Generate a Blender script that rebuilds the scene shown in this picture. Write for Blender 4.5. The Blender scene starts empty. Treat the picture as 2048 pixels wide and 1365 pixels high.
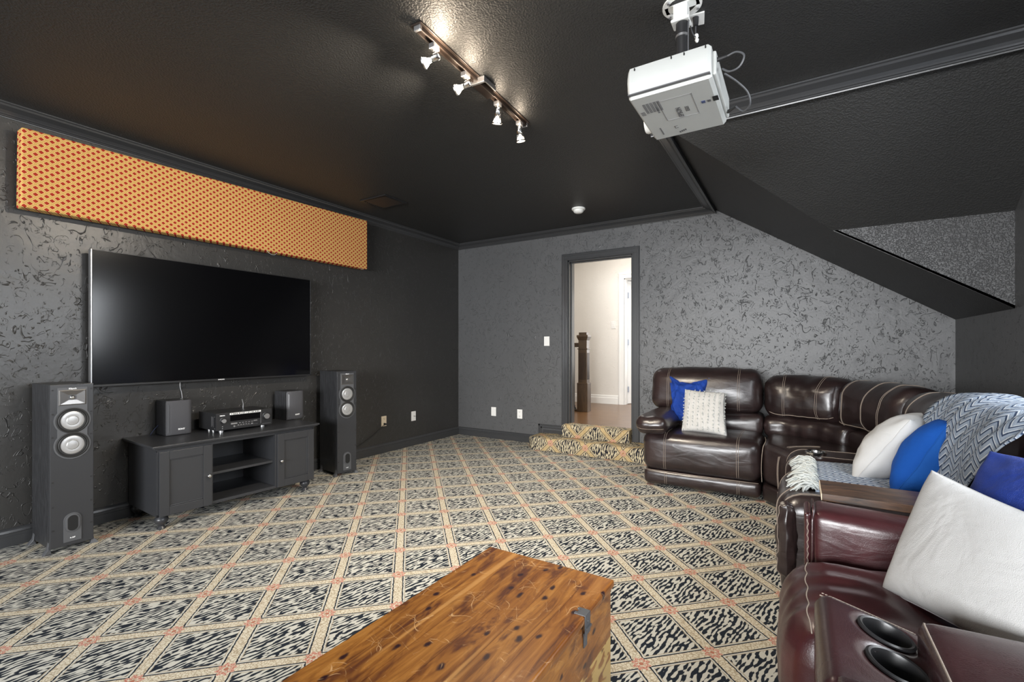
import bpy, bmesh, math, random
from mathutils import Vector, Matrix, noise
random.seed(7)
sc = bpy.context.scene
COL = sc.collection
PI = math.pi
V = Vector

# ------------------------------------------------------------------ camera, world, light, exposure
YAW = math.radians(31.6)
cam_d = bpy.data.cameras.new('camera'); cam = bpy.data.objects.new('camera', cam_d); COL.objects.link(cam)
cam.location = (0, 0, 1.233); cam.rotation_euler = (PI/2, 0, YAW)
cam_d.sensor_width = 36; cam_d.lens = 928/2048*36; cam_d.shift_y = (699-682.5)/2048; cam_d.clip_start = .02
sc.camera = cam
sc.view_settings.view_transform = 'Standard'; sc.view_settings.look = 'None'
sc.view_settings.gamma = 1; sc.view_settings.use_curve_mapping = False
sc.view_settings.exposure = 1.14
w = bpy.data.worlds.new('world'); sc.world = w; w.use_nodes = True
bg = w.node_tree.nodes['Background']; bg.inputs[0].default_value = (.75, .85, 1, 1); bg.inputs[1].default_value = .6

def area(name, loc, rot, sx, sy, power, color, spread=180):
    d = bpy.data.lights.new(name, 'AREA'); d.shape = 'RECTANGLE'; d.size = sx; d.size_y = sy
    d.energy = power; d.color = color; d.spread = math.radians(spread)
    o = bpy.data.objects.new(name, d); COL.objects.link(o); o.location = loc; o.rotation_euler = rot
    return o
# daylight through the two windows of the right wall and the windows of the rear wall
area('window_daylight', (1.60, 1.15, 1.80), (0, math.radians(66), 0), 1.2, 1.1, 24, (.92, .96, 1), 150)
area('window_daylight', (1.60, 2.40, 1.84), (0, math.radians(66), 0), 1.2, 1.1, 30, (.92, .96, 1), 150)
area('window_daylight', (-.90, -4.30, 1.62), (math.radians(84), 0, 0), 4.0, 1.5, 270, (.97, .985, 1), 130)
area('hall_fill', (-1.6, 6.5, 3.05), (0, 0, 0), 2.2, 1.2, 30, (1, .97, .93))  # fill lamp added under the hall ceiling
area('bedroom_daylight', (-1.6, 8.9, 1.6), (-PI/2, 0, 0), 1.2, 1.6, 20, (1, .98, .95))

# ------------------------------------------------------------------ node helpers
class NT:
    def __init__(s, name, rough=.5, metal=0.0, spec=.5, coat=0.0):
        s.m = bpy.data.materials.new(name); s.m.use_nodes = True; s.t = s.m.node_tree; s.n = s.t.nodes
        s.b = s.n['Principled BSDF']
        s.b.inputs['Roughness'].default_value = rough; s.b.inputs['Metallic'].default_value = metal
        s.b.inputs['Specular IOR Level'].default_value = spec; s.b.inputs['Coat Weight'].default_value = coat
        s.b.inputs['Coat Roughness'].default_value = .15
    def put(s, sock, v):
        if isinstance(v, bpy.types.NodeSocket): s.t.links.new(v, sock)
        elif isinstance(v, (tuple, list)) and len(v) == 3 and sock.type == 'RGBA': sock.default_value = (*v, 1)
        else: sock.default_value = v
    def math(s, op, a, b=0.0, c=None, clamp=False):
        n = s.n.new('ShaderNodeMath'); n.operation = op; n.use_clamp = clamp
        s.put(n.inputs[0], a); s.put(n.inputs[1], b)
        if c is not None: s.put(n.inputs[2], c)
        return n.outputs[0]
    def vmath(s, op, a, b=(0, 0, 0)):
        n = s.n.new('ShaderNodeVectorMath'); n.operation = op; s.put(n.inputs[0], a)
        if op == 'SCALE': s.put(n.inputs['Scale'], b)
        else: s.put(n.inputs[1], b)
        return n.outputs[0]
    def coord(s, kind='Object'):
        return s.n.new('ShaderNodeTexCoord').outputs[kind]
    def mapping(s, vec, scale=(1, 1, 1), rot=(0, 0, 0), loc=(0, 0, 0)):
        n = s.n.new('ShaderNodeMapping'); s.put(n.inputs[0], vec)
        n.inputs['Location'].default_value = loc; n.inputs['Rotation'].default_value = rot; n.inputs['Scale'].default_value = scale
        return n.outputs[0]
    def noise(s, vec, scale=5, detail=2, rough=.5, dist=0.0, col=False):
        n = s.n.new('ShaderNodeTexNoise'); s.put(n.inputs['Vector'], vec); n.inputs['Scale'].default_value = scale
        n.inputs['Detail'].default_value = detail; n.inputs['Roughness'].default_value = rough; n.inputs['Distortion'].default_value = dist
        return n.outputs['Color' if col else 'Fac']
    def voro(s, vec, scale=5, feature='F1', out='Distance', rnd=1.0, dim='3D'):
        n = s.n.new('ShaderNodeTexVoronoi'); n.voronoi_dimensions = dim; n.feature = feature; s.put(n.inputs['Vector'], vec); n.inputs['Scale'].default_value = scale
        n.inputs['Randomness'].default_value = rnd
        return n.outputs[out]
    def ramp(s, fac, stops, mode='LINEAR'):
        n = s.n.new('ShaderNodeValToRGB'); s.put(n.inputs[0], fac); cr = n.color_ramp; cr.interpolation = mode
        while len(cr.elements) < len(stops): cr.elements.new(.5)
        for e, (p, c) in zip(cr.elements, stops):
            e.position = p; e.color = (*c, 1) if len(c) == 3 else c
        return n.outputs[0]
    def mix(s, fac, a, b, blend='MIX'):
        n = s.n.new('ShaderNodeMix'); n.data_type = 'RGBA'; n.blend_type = blend
        s.put(n.inputs[0], fac); s.put(n.inputs[6], a); s.put(n.inputs[7], b); return n.outputs[2]
    def sep(s, vec):
        n = s.n.new('ShaderNodeSeparateXYZ'); s.put(n.inputs[0], vec); return n.outputs
    def comb(s, x, y, z=0.0):
        n = s.n.new('ShaderNodeCombineXYZ'); s.put(n.inputs[0], x); s.put(n.inputs[1], y); s.put(n.inputs[2], z); return n.outputs[0]
    def bump(s, h, strength=.3, dist=.01, normal=None):
        n = s.n.new('ShaderNodeBump'); s.put(n.inputs['Height'], h); n.inputs['Strength'].default_value = strength
        n.inputs['Distance'].default_value = dist
        if normal is not None: s.t.links.new(normal, n.inputs['Normal'])
        return n.outputs[0]
    def color(s, c): s.put(s.b.inputs['Base Color'], c); return s
    def normal(s, v): s.t.links.new(v, s.b.inputs['Normal']); return s
    def gt(s, a, b): return s.math('GREATER_THAN', a, b)
    def lt(s, a, b): return s.math('LESS_THAN', a, b)
    def sstep(s, v, a, b):
        n = s.n.new('ShaderNodeMapRange'); n.interpolation_type = 'SMOOTHSTEP'; s.put(n.inputs[0], v)
        n.inputs[1].default_value = a; n.inputs[2].default_value = b; return n.outputs[0]

def simple(name, col, rough=.5, metal=0.0, spec=.5, coat=0.0, bump=None):
    n = NT(name, rough, metal, spec, coat)
    c = n.coord(); f = n.noise(c, 14, 3)
    n.color(n.mix(n.math('MULTIPLY', f, .35), col, tuple(x*.82 for x in col)))
    if bump: n.normal(n.bump(n.noise(c, bump[0], 3), bump[1], bump[2]))
    return n.m

def plaster(name, col, rough, strokes=.5, s=1.0, fine=.12):
    n = NT(name, rough, 0, .5)
    c = n.coord(); h = None
    for k, (sc_, msc, lo, wd, amp) in enumerate(((7.0, 9.0, .52, .016, 1.0), (13.0, 15.0, .54, .020, .8), (22.0, 12.0, .56, .028, .55))):
        v = n.mapping(c, (1, 1, .72), (.3*k, .2, 0), (k*3.7, k*1.3, k*2.1))
        f = n.noise(v, sc_*s, 1.5, .5, 1.6)
        line = n.math('SUBTRACT', 1, n.sstep(n.math('ABSOLUTE', n.math('SUBTRACT', f, .5)), 0.0, wd))
        mask = n.sstep(n.noise(n.vmath('ADD', c, (7+k, 3, 1)), msc*s, 2, .6, .8), lo, lo+.07)
        t = n.math('MULTIPLY', n.math('MULTIPLY', line, mask), amp)
        h = t if h is None else n.math('MAXIMUM', h, t)
    low = n.noise(c, 3.2, 3, .6, .8)
    h = n.math('ADD', h, n.math('MULTIPLY', low, .85))
    h = n.math('ADD', h, n.math('MULTIPLY', n.noise(c, 60, 2), fine))
    n.normal(n.bump(h, strokes, .012))
    n.color(n.mix(n.noise(c, 1.3, 2), tuple(x*.86 for x in col), tuple(x*1.1 for x in col)))
    return n.m

def peel(name, col, rough, strength=.35):
    n = NT(name, rough, 0, .5); c = n.coord()
    a = n.noise(c, 95, 2, .5); b = n.sstep(a, .42, .62)
    n.normal(n.bump(b, strength, .004)); n.color(n.mix(n.noise(c, 2, 2), tuple(x*.9 for x in col), tuple(x*1.08 for x in col)))
    return n.m

def leather(name, dark, mid, rough=.27, streak=1.0):
    n = NT(name, rough, 0, .55, .3); n.b.inputs['Coat Roughness'].default_value = .24
    c = n.coord()
    f = n.sstep(n.noise(c, 4.5, 4, .6, .8), .35, .7)
    n.color(n.mix(f, dark, mid))
    cr = n.voro(n.vmath('ADD', c, n.vmath('SCALE', n.noise(c, 30, 2, col=True), .02)), 150, 'DISTANCE_TO_EDGE')
    wr = n.noise(n.mapping(c, (2.2, 2.2, 6)), 2.6*streak, 2, .5, 1.0)
    h = n.math('ADD', n.math('MULTIPLY', n.sstep(cr, 0, .12), .02), n.math('MULTIPLY', wr, .8))
    n.normal(n.bump(h, .35, .012))
    n.put(n.b.inputs['Roughness'], n.math('ADD', n.math('MULTIPLY', n.noise(c, 9, 3), .18), rough-.07))
    return n.m

def carpet(name, uv=False, warm=1.0):
    n = NT(name, .95, 0, .15)
    c = n.coord('UV' if uv else 'Object')
    ang = math.radians(44); S = .3153; ox, oy = -2.078, 2.064
    x, y, z = n.sep(c)[:3]
    wx = n.math('MULTIPLY', n.math('SUBTRACT', n.noise(c, 60, 1), .5), .006)
    x = n.math('ADD', n.math('SUBTRACT', x, ox), wx); y = n.math('ADD', n.math('SUBTRACT', y, oy), wx)
    ca, sa = math.cos(ang)/S, math.sin(ang)/S
    u = n.math('ADD', n.math('MULTIPLY', x, ca), n.math('MULTIPLY', y, sa))
    v = n.math('SUBTRACT', n.math('MULTIPLY', y, ca), n.math('MULTIPLY', x, sa))
    du = n.math('SUBTRACT', u, n.math('ROUND', u)); dv = n.math('SUBTRACT', v, n.math('ROUND', v))
    au = n.math('MULTIPLY', n.math('ABSOLUTE', du), S); av = n.math('MULTIPLY', n.math('ABSOLUTE', dv), S)
    m = n.math('MINIMUM', au, av)
    cream = (.515*warm, .505*warm, .455*warm); navy = (.014, .019, .028); tan = (.34, .275, .185); sand = (.60, .55, .44)
    if warm > 1: cream = (.52, .45, .31); tan = (.36, .25, .11); sand = (.50, .39, .22); navy = (.022, .022, .028)
    # zebra stripes
    zr = math.radians(-11)
    zc = n.mapping(c, (1, 1, 1), (0, 0, -zr) if not uv else (0, 0, -zr))
    zx, zy, zz = n.sep(zc)[:3]
    bend = n.noise(n.comb(n.math('MULTIPLY', zx, 14.0), n.math('MULTIPLY', zy, 7.5), 0), 1.0, 1.5, .5)
    ph = n.math('FRACT', n.math('ADD', n.math('DIVIDE', zx, .0205), n.math('MULTIPLY', bend, 2.6)))
    tr = n.math('MULTIPLY', n.math('ABSOLUTE', n.math('SUBTRACT', ph, .5)), 2)
    thick = n.noise(n.comb(n.math('MULTIPLY', zx, 55.0), n.math('MULTIPLY', zy, 24.0), 4), 1.0, 1, .5)
    thr = n.math('MULTIPLY_ADD', n.math('SUBTRACT', thick, .5), 3.2, .50)
    dz_ = n.math('SUBTRACT', tr, thr); zebra = n.sstep(dz_, -.10, .10)
    cell = n.mix(zebra, cream, navy)
    inner = n.lt(m, .036)
    col = n.mix(inner, cell, cream)
    thin = n.math('MULTIPLY', n.gt(m, .0335), n.lt(m, .0365)); col = n.mix(thin, col, tan)
    mot = n.voro(n.vmath('ADD', c, n.vmath('SCALE', n.noise(c, 40, 1, col=True), .02)), 70, 'DISTANCE_TO_EDGE')
    bandc = n.mix(n.sstep(mot, 0, .16), tan, sand)
    col = n.mix(n.lt(m, .0245), col, bandc)
    dl = n.math('MULTIPLY', n.gt(m, .0210), n.lt(m, .0270)); col = n.mix(dl, col, navy)
    # rosette on every crossing
    r = n.math('SQRT', n.math('ADD', n.math('MULTIPLY', au, au), n.math('MULTIPLY', av, av)))
    th = n.math('ARCTAN2', du, dv)
    pet = n.math('MULTIPLY', n.math('SINE', n.math('MULTIPLY', th, 8)), .006)
    rr = n.math('ADD', r, pet)
    red = n.mix(n.math('GREATER_THAN', n.noise(c, 220, 1), .5), (.40, .12, .085), (.56, .38, .30))
    col = n.mix(n.lt(rr, .034), col, bandc)
    ring = n.math('MULTIPLY', n.gt(rr, .017), n.lt(rr, .033)); col = n.mix(ring, col, red)
    col = n.mix(n.lt(r, .009), col, (.38, .15, .10))
    n.color(n.mix(n.math('MULTIPLY', n.noise(c, 420, 1), .35), col, n.mix(1.0, col, (.72, .70, .66), 'MULTIPLY')))
    n.normal(n.bump(n.noise(c, 500, 2), .5, .004))
    return n.m

M = {}
BLK = (.030, .0295, .0285)
M['wall'] = plaster('wall paint', (.082, .083, .085), .45, .6)  # lit copy of the wall paint, lightened for light on the back wall
M['wall_left'] = plaster('wall paint shaded', (.034, .033, .0315), .33, .40)  # same paint darkened, the left wall's shade put into the colour
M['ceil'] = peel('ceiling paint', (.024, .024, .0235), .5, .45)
M['gable_lit'] = peel('gable paint lit', (.046, .046, .047), .40, .8)  # lighter copy of the ceiling paint, light on the gable put into its colour
M['trim'] = simple('trim paint', (.042, .043, .045), .28)
M['white_wall'] = plaster('hall plaster', (.74, .71, .66), .6, .25)
M['white_trim'] = simple('white trim paint', (.82, .81, .78), .4)
M['carpet'] = carpet('patterned carpet')
M['carpet_step'] = carpet('patterned stair carpet', True, 1.1)
M['sofa'] = leather('espresso leather', (.013, .008, .008), (.024, .014, .0135), .30)
M['maroon'] = leather('maroon leather', (.030, .0055, .007), (.052, .011, .013), .33)
M['maroon_dark'] = leather('dark oxblood leather', (.026, .010, .011), (.040, .015, .016), .24, .6)
M['stitch'] = simple('tan thread', (.26, .21, .17), .7)
M['black_plastic'] = simple('black plastic', (.016, .016, .017), .35)
M['grey_plastic'] = simple('charcoal baffle', (.075, .077, .082), .42)
M['rubber'] = simple('black rubber', (.012, .012, .012), .6)
M['screen'] = simple('tv screen glass', (.002, .002, .0025), .16, 0, .35, 0)
M['silver'] = simple('brushed silver', (.55, .55, .56), .3, .9)
M['chrome'] = simple('chrome', (.72, .72, .72), .14, 1)
M['spun'] = simple('spun aluminium cone', (.46, .46, .46), .36, .6)
M['horn'] = simple('horn metal', (.17, .165, .16), .28, .8)
M['white_plastic'] = simple('white plastic', (.74, .74, .71), .38)
M['proj_white'] = simple('projector casing', (.42, .43, .415), .5)
M['plate'] = simple('outlet plate', (.78, .77, .74), .4)
M['almond'] = simple('almond plate', (.62, .52, .38), .4)
M['cab'] = simple('black cabinet paint', (.030, .031, .034), .34, bump=(20, .08, .004))
M['bronze'] = simple('dark bronze metal', (.045, .032, .026), .35, .6)
M['white_cloth'] = None
def ash(name):
    n = NT(name, .40); c = n.coord(); g = n.noise(n.mapping(c, (26, 26, 1.4)), 4, 5, .6, 2.0)
    n.color(n.ramp(g, [(.35, (.010, .010, .011)), (.62, (.034, .035, .038))])); n.normal(n.bump(g, .35, .004)); return n.m
M['ash'] = ash('black ash veneer')
def cloth(name, a, b, sc_=260, rough=.85, fold=.5, sheen=0.0):
    n = NT(name, rough, 0, .25); c = n.coord()
    wv = n.noise(c, sc_*2.0, 1)
    fo = n.noise(c, 7, 3, .55, .7)
    n.color(n.mix(n.noise(c, 6, 3), a, b)); n.normal(n.bump(n.math('ADD', n.math('MULTIPLY', wv, .12), fo), fold, .02))
    n.b.inputs['Sheen Weight'].default_value = sheen
    return n.m
M['white_cloth'] = cloth('white cotton', (.40, .397, .39), (.455, .45, .445), fold=.5)
M['blue_cloth'] = cloth('bright blue cotton', (.002, .060, .30), (.003, .068, .33), rough=.8, fold=.8)
M['blue_knit'] = cloth('blue textured weave', (.004, .055, .26), (.010, .095, .36), 90, .85, .5)
M['blue_velvet'] = cloth('royal blue velvet', (.001, .008, .075), (.003, .030, .24), rough=.5, fold=1.0, sheen=.05)
M['blue_satin'] = cloth('blue crushed satin', (.006, .030, .20), (.014, .060, .34), rough=.34, fold=1.6)
M['ivory'] = cloth('ivory knit', (.36, .35, .33), (.46, .455, .44), 120, .9, .6)
M['grille'] = cloth('charcoal grille cloth', (.062, .062, .068), (.072, .072, .078), 400, .75, .05)
def lattice():
    n = NT('lattice fabric', .85, 0, .2); c = n.coord('UV'); x, y, z = n.sep(c)[:3]
    P = .051; Q = .042
    x = n.math('DIVIDE', x, P); y = n.math('DIVIDE', y, Q)
    u = n.math('ADD', x, y); v = n.math('SUBTRACT', y, x)
    du = n.math('ABSOLUTE', n.math('SUBTRACT', u, n.math('ROUND', u))); dv = n.math('ABSOLUTE', n.math('SUBTRACT', v, n.math('ROUND', v)))
    m = n.math('MINIMUM', du, dv)
    gold = n.mix(n.noise(c, 300, 1), (.50, .275, .075), (.55, .32, .10))
    pale = (.66, .45, .19)
    col = n.mix(n.gt(m, .205), gold, (.30, .022, .010))
    e = n.math('MULTIPLY', n.gt(m, .15), n.lt(m, .215)); col = n.mix(e, col, pale)
    e2 = n.math('MULTIPLY', n.lt(m, .05), 1.0); col = n.mix(e2, col, (.46, .30, .08))
    n.color(col); n.normal(n.bump(n.noise(c, 500, 2), .3, .002)); return n.m
M['lattice'] = lattice()
def cedar(name, side=False):
    n = NT(name, .30, 0, .5, .35); c = n.coord()
    if side: c = n.mapping(c, (1, 1, 1), (0, math.radians(0), 0))
    x, y, z = n.sep(c)[:3]
    across = x if not side else z
    pl = n.math('DIVIDE', across, .088)
    pid = n.math('FLOOR', pl)
    wn = n.n.new('ShaderNodeTexWhiteNoise'); wn.noise_dimensions = '1D'; n.put(wn.inputs['W'], pid)
    off = n.math('MULTIPLY', wn.outputs[0], 7)
    if not side: base = n.comb(n.math('MULTIPLY', x, 13), n.math('ADD', n.math('MULTIPLY', y, 1.6), off), z)
    else: base = n.comb(x, n.math('ADD', n.math('MULTIPLY', y, 2.4), off), n.math('MULTIPLY', z, 11))
    g = n.noise(base, 2.2, 5, .62, 1.6)
    col = n.ramp(g, [(.28, (.085, .024, .007)), (.42, (.205, .074, .015)), (.58, (.31, .125, .024)), (.75, (.42, .20, .052))])
    tint = n.math('MULTIPLY', wn.outputs[0], .45)
    col = n.mix(tint, col, n.mix(1.0, col, (.66, .48, .40), 'MULTIPLY'))
    # heart wood stains along the grain
    st = n.noise(n.comb(n.math('MULTIPLY', x, 5), n.math('MULTIPLY', y, 1.6), n.math('MULTIPLY', z, 4)), 2.1, 4, .65, 1.0)
    col = n.mix(n.math('MULTIPLY', n.sstep(st, .50, .66), .85), col, (.060, .014, .009))
    # knots
    kv = n.comb(n.math('MULTIPLY', x if not side else z, 1.25), n.math('MULTIPLY', y, .75), 0)
    kv = n.vmath('ADD', kv, n.vmath('SCALE', n.noise(c, 22, 2, col=True), .022))
    kd = n.voro(kv, 10.5, dim='2D'); kc = n.voro(kv, 10.5, out='Color', dim='2D')
    kk = n.math('MULTIPLY', n.math('SUBTRACT', 1, n.sstep(kd, .05, .15)), n.gt(n.sep(kc)[0], .42))
    col = n.mix(kk, col, (.022, .007, .010))
    # pale sapwood streak
    if side:
        sp = n.noise(n.comb(0, n.math('MULTIPLY', y, 4), n.math('MULTIPLY', z, 9)), 2.0, 3, .5, 1.0)
        col = n.mix(n.math('MULTIPLY', n.sstep(sp, .40, .46), n.lt(z, .265)), col, (.50, .33, .11))
    else:
        lf = n.math('ABSOLUTE', n.math('SUBTRACT', n.math('FRACT', pl), .5))
        col = n.mix(n.gt(lf, .488), col, n.mix(1.0, col, (.62, .5, .42), 'MULTIPLY'))
        sp = n.noise(n.comb(n.math('MULTIPLY', x, 9), n.math('MULTIPLY', y, .25), 0), 2.0, 2)
        col = n.mix(n.math('MULTIPLY', n.sstep(sp, .60, .68), .8), col, (.46, .225, .065))
    # scratches
    cw = n.vmath('ADD', c, n.vmath('SCALE', n.noise(c, 3.5, 2, col=True), .35))
    s1 = n.voro(n.mapping(cw, (1, .55, 1), (0, 0, .6)), 11, 'DISTANCE_TO_EDGE')
    s2 = n.voro(n.mapping(cw, (.5, 1, 1), (0, 0, -.4)), 14, 'DISTANCE_TO_EDGE')
    mk = n.sstep(n.noise(c, 9, 3, .7), .50, .60)
    sm = n.math('MULTIPLY', n.math('MAXIMUM', n.lt(s1, .0075), n.lt(s2, .007)), mk)
    col = n.mix(n.math('MULTIPLY', sm, .6 if not side else .25), col, (.62, .38, .18))
    n.color(col); n.normal(n.bump(g, .05, .003))
    return n.m
M['cedar'] = cedar('knotty cedar top'); M['cedar_side'] = cedar('knotty cedar side', True)
def wood(name, dark, light, sc_=(2, 14, 14), rough=.3, planks=None, axis=1):
    n = NT(name, rough, 0, .5, .2); c = n.coord(); g = n.noise(n.mapping(c, sc_), 2.5, 5, .6, 1.2)
    col = n.ramp(g, [(.3, dark), (.7, light)])
    if planks:
        q = n.math('FRACT', n.math('DIVIDE', n.sep(c)[axis], planks))
        col = n.mix(n.lt(q, .03), col, tuple(x*.4 for x in dark))
    n.color(col); n.normal(n.bump(g, .1, .003)); return n.m
M['rustic'] = wood('dark rustic planks', (.006, .004, .003), (.105, .050, .024), (2.2, 16, 16), .42)
M['hall_floor'] = wood('oak floorboards', (.105, .048, .017), (.185, .095, .040), (2, 9, 1), .33, .083)
M['newel'] = wood('dark stained oak', (.042, .022, .009), (.085, .048, .02), (14, 14, 2), .4)
def throwmat():
    n = NT('zigzag knit', .9, 0, .2); c = n.coord('UV'); x, y, z = n.sep(c)[:3]
    tri = n.math('ABSOLUTE', n.math('SUBTRACT', n.math('FRACT', n.math('DIVIDE', x, .090)), .5))
    q = n.math('FRACT', n.math('DIVIDE', n.math('ADD', y, n.math('MULTIPLY', tri, .085)), .0310))
    fine = n.math('FRACT', n.math('DIVIDE', n.math('ADD', y, n.math('MULTIPLY', tri, .085)), .0062))
    base = n.mix(n.noise(c, 45, 3), (.09, .15, .25), (.30, .345, .40))
    col = n.mix(n.math('MULTIPLY', n.lt(fine, .45), .5), base, (.43, .46, .49))
    col = n.mix(n.math('MULTIPLY', n.lt(q, .24), .95), col, (.018, .032, .07))
    col = n.mix(n.math('MULTIPLY', n.math('MULTIPLY', n.gt(q, .28), n.lt(q, .42)), .8), col, (.56, .58, .60))
    n.color(col); n.normal(n.bump(n.math('ADD', n.math('MULTIPLY', q, .3), n.noise(c, 260, 2)), .5, .004)); return n.m
M['throw'] = throwmat()
M['fringe'] = simple('ivory yarn', (.43, .45, .43), .9)
def emis(name, col, s):
    n = NT(name); n.b.inputs['Emission Color'].default_value = (*col, 1); n.b.inputs['Emission Strength'].default_value = s; n.color(col); return n.m
M['bulb'] = emis('lit halogen', (1, .86, .66), 12)
M['bulb_dim'] = emis('lit halogen seen from behind', (1, .88, .72), 1.6)
M['ink'] = simple('grey print', (.10, .10, .105), .6)
M['white_ink'] = simple('white print', (.85, .85, .85), .5)
M['blueport'] = simple('blue port', (.05, .07, .16), .4)
M['hole'] = simple('port interior', (.004, .004, .004), .8)
def glassm():
    n = NT('window glass', .02); t = n.t; tr = n.n.new('ShaderNodeBsdfTransparent'); mx = n.n.new('ShaderNodeMixShader')
    mx.inputs[0].default_value = .08; t.links.new(tr.outputs[0], mx.inputs[1]); t.links.new(n.b.outputs[0], mx.inputs[2])
    t.links.new(mx.outputs[0], n.n['Material Output'].inputs[0]); return n.m
M['glass'] = glassm()

# ------------------------------------------------------------------ mesh helpers (all shapes are given in room metres)
class MB:
    def __init__(s): s.v = []; s.f = []; s.uv = {}
    def add(s, vs, fs):
        o = len(s.v); s.v += [V(p) for p in vs]; s.f += [tuple(i+o for i in f) for f in fs]; return s
    def box(s, a, b, rz=0, about=None):
        (x0, y0, z0), (x1, y1, z1) = a, b
        vs = [(x0,y0,z0),(x1,y0,z0),(x1,y1,z0),(x0,y1,z0),(x0,y0,z1),(x1,y0,z1),(x1,y1,z1),(x0,y1,z1)]
        return s.add(vs, [(0,3,2,1),(4,5,6,7),(0,1,5,4),(1,2,6,5),(2,3,7,6),(3,0,4,7)])
    def prism(s, poly, z0, z1):
        n = len(poly)
        return s.add([(x, y, z0) for x, y in poly]+[(x, y, z1) for x, y in poly],
                     [tuple(range(n))[::-1], tuple(range(n, 2*n))]+[(i, (i+1) % n, n+(i+1) % n, n+i) for i in range(n)])
    def extrude(s, pts, d):
        n = len(pts); d = V(d); P = [V(p) for p in pts]
        return s.add(P+[p+d for p in P], [tuple(range(n))[::-1], tuple(range(n, 2*n))]+[(i, (i+1) % n, n+(i+1) % n, n+i) for i in range(n)])
    def cyl(s, a, b, r, r2=None, n=20, caps=True):
        a, b = V(a), V(b); r2 = r if r2 is None else r2; d = (b-a).normalized(); u = d.orthogonal().normalized(); w_ = d.cross(u)
        vs = [c + (u*math.cos(t)+w_*math.sin(t))*rr for c, rr in ((a, r), (b, r2)) for t in [2*PI*i/n for i in range(n)]]
        fs = [(i, (i+1) % n, n+(i+1) % n, n+i) for i in range(n)]
        if caps: fs += [tuple(range(n))[::-1], tuple(range(n, 2*n))]
        return s.add(vs, fs)
    def lathe(s, base, axis, prof, n=28, cap=True):
        base, d = V(base), V(axis).normalized(); u = d.orthogonal().normalized(); w_ = d.cross(u); k = len(prof)
        vs = [base+d*h+(u*math.cos(2*PI*i/n)+w_*math.sin(2*PI*i/n))*max(r, 1e-4) for r, h in prof for i in range(n)]
        fs = [(j*n+i, j*n+(i+1) % n, (j+1)*n+(i+1) % n, (j+1)*n+i) for j in range(k-1) for i in range(n)]
        fs += ([tuple(range(n))[::-1]] if cap else [])+[tuple(range((k-1)*n, k*n))]
        return s.add(vs, fs)
    def tube(s, pts, r, n=6, closed=False):
        P = [V(p) for p in pts]
        if len(P) < 2: return s
        o = len(s.v); u = None; K = len(P)
        for i, p in enumerate(P):
            t = (P[(i+1) % K]-P[i-1]) if closed else (P[min(i+1, K-1)]-P[max(i-1, 0)])
            if t.length < 1e-9: t = V((0, 0, 1))
            t.normalize()
            u = t.orthogonal().normalized() if u is None else (u-t*u.dot(t))
            if u.length < 1e-6: u = t.orthogonal()
            u.normalize(); w_ = t.cross(u)
            for k in range(n): s.v.append(p+(u*math.cos(2*PI*k/n)+w_*math.sin(2*PI*k/n))*r)
        for i in range(K if closed else K-1):
            j = (i+1) % K
            for k in range(n): s.f.append((o+i*n+k, o+i*n+(k+1) % n, o+j*n+(k+1) % n, o+j*n+k))
        if not closed: s.f.append(tuple(o+k for k in range(n))[::-1]); s.f.append(tuple(o+(K-1)*n+k for k in range(n)))
        return s

def wm(o):
    m = Matrix.LocRotScale(o.location, o.rotation_euler, o.scale)
    return wm(o.parent) @ m if o.parent else m
def tag(o, label=None, cat=None, group=None, kind=None):
    if label: o['label'] = label
    if cat: o['category'] = cat
    if group: o['group'] = group
    if kind: o['kind'] = kind
    return o
def build(name, mb, mat, parent=None, smooth=False, bevel=0.0, seg=2, sub=0, uvs=None, auto=None, origin=True):
    me = bpy.data.meshes.new(name); vs = mb.v
    o = bpy.data.objects.new(name, me); COL.objects.link(o)
    if parent is not None:
        o.parent = parent; inv = wm(parent).inverted(); vs = [inv @ p for p in vs]
    elif origin:
        xs = [p.x for p in vs]; ys = [p.y for p in vs]; zs = [p.z for p in vs]
        c = V(((min(xs)+max(xs))/2, (min(ys)+max(ys))/2, min(zs))); o.location = c; vs = [p-c for p in vs]
    me.from_pydata([tuple(p) for p in vs], [], mb.f)
    bm = bmesh.new(); bm.from_mesh(me); bmesh.ops.recalc_face_normals(bm, faces=bm.faces)
    bm.to_mesh(me); bm.free()
    me.materials.append(M[mat] if isinstance(mat, str) else mat)
    if uvs:
        l = me.uv_layers.new(name='UVMap')
        for lp in me.loops: l.data[lp.index].uv = uvs(mb.v[lp.vertex_index], me.polygons)if callable(uvs) else uvs[lp.vertex_index]
    if bevel:
        b = o.modifiers.new('bevel', 'BEVEL'); b.width = bevel; b.segments = seg; b.limit_method = 'ANGLE'; b.angle_limit = math.radians(35)
    if sub:
        b = o.modifiers.new('sub', 'SUBSURF'); b.levels = sub; b.render_levels = sub
    if smooth or auto:
        me.polygons.foreach_set('use_smooth', [True]*len(me.polygons))
        if auto:
            try: me.set_sharp_from_angle(angle=math.radians(auto))
            except Exception: pass
    return o
def pieces(name, mb, mat, parent, **k):
    """every separate piece of the collected shape becomes a part of its own"""
    par = list(range(len(mb.v)))
    def find(i):
        while par[i] != i: par[i] = par[par[i]]; i = par[i]
        return i
    for f in mb.f:
        for q in f[1:]: par[find(q)] = find(f[0])
    groups = {}
    for f in mb.f: groups.setdefault(find(f[0]), []).append(f)
    out = []
    for fs in groups.values():
        ids = sorted({i for f in fs for i in f}); mp = {i: n for n, i in enumerate(ids)}
        m2 = MB(); m2.v = [mb.v[i] for i in ids]; m2.f = [tuple(mp[i] for i in f) for f in fs]
        out.append(build(name, m2, mat, parent, **k))
    return out
def empty(name, loc, label, cat, rz=0, group=None):
    o = bpy.data.objects.new(name, None); COL.objects.link(o); o.location = loc; o.rotation_euler = (0, 0, rz); o.empty_display_size = .1
    return tag(o, label, cat, group)
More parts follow.
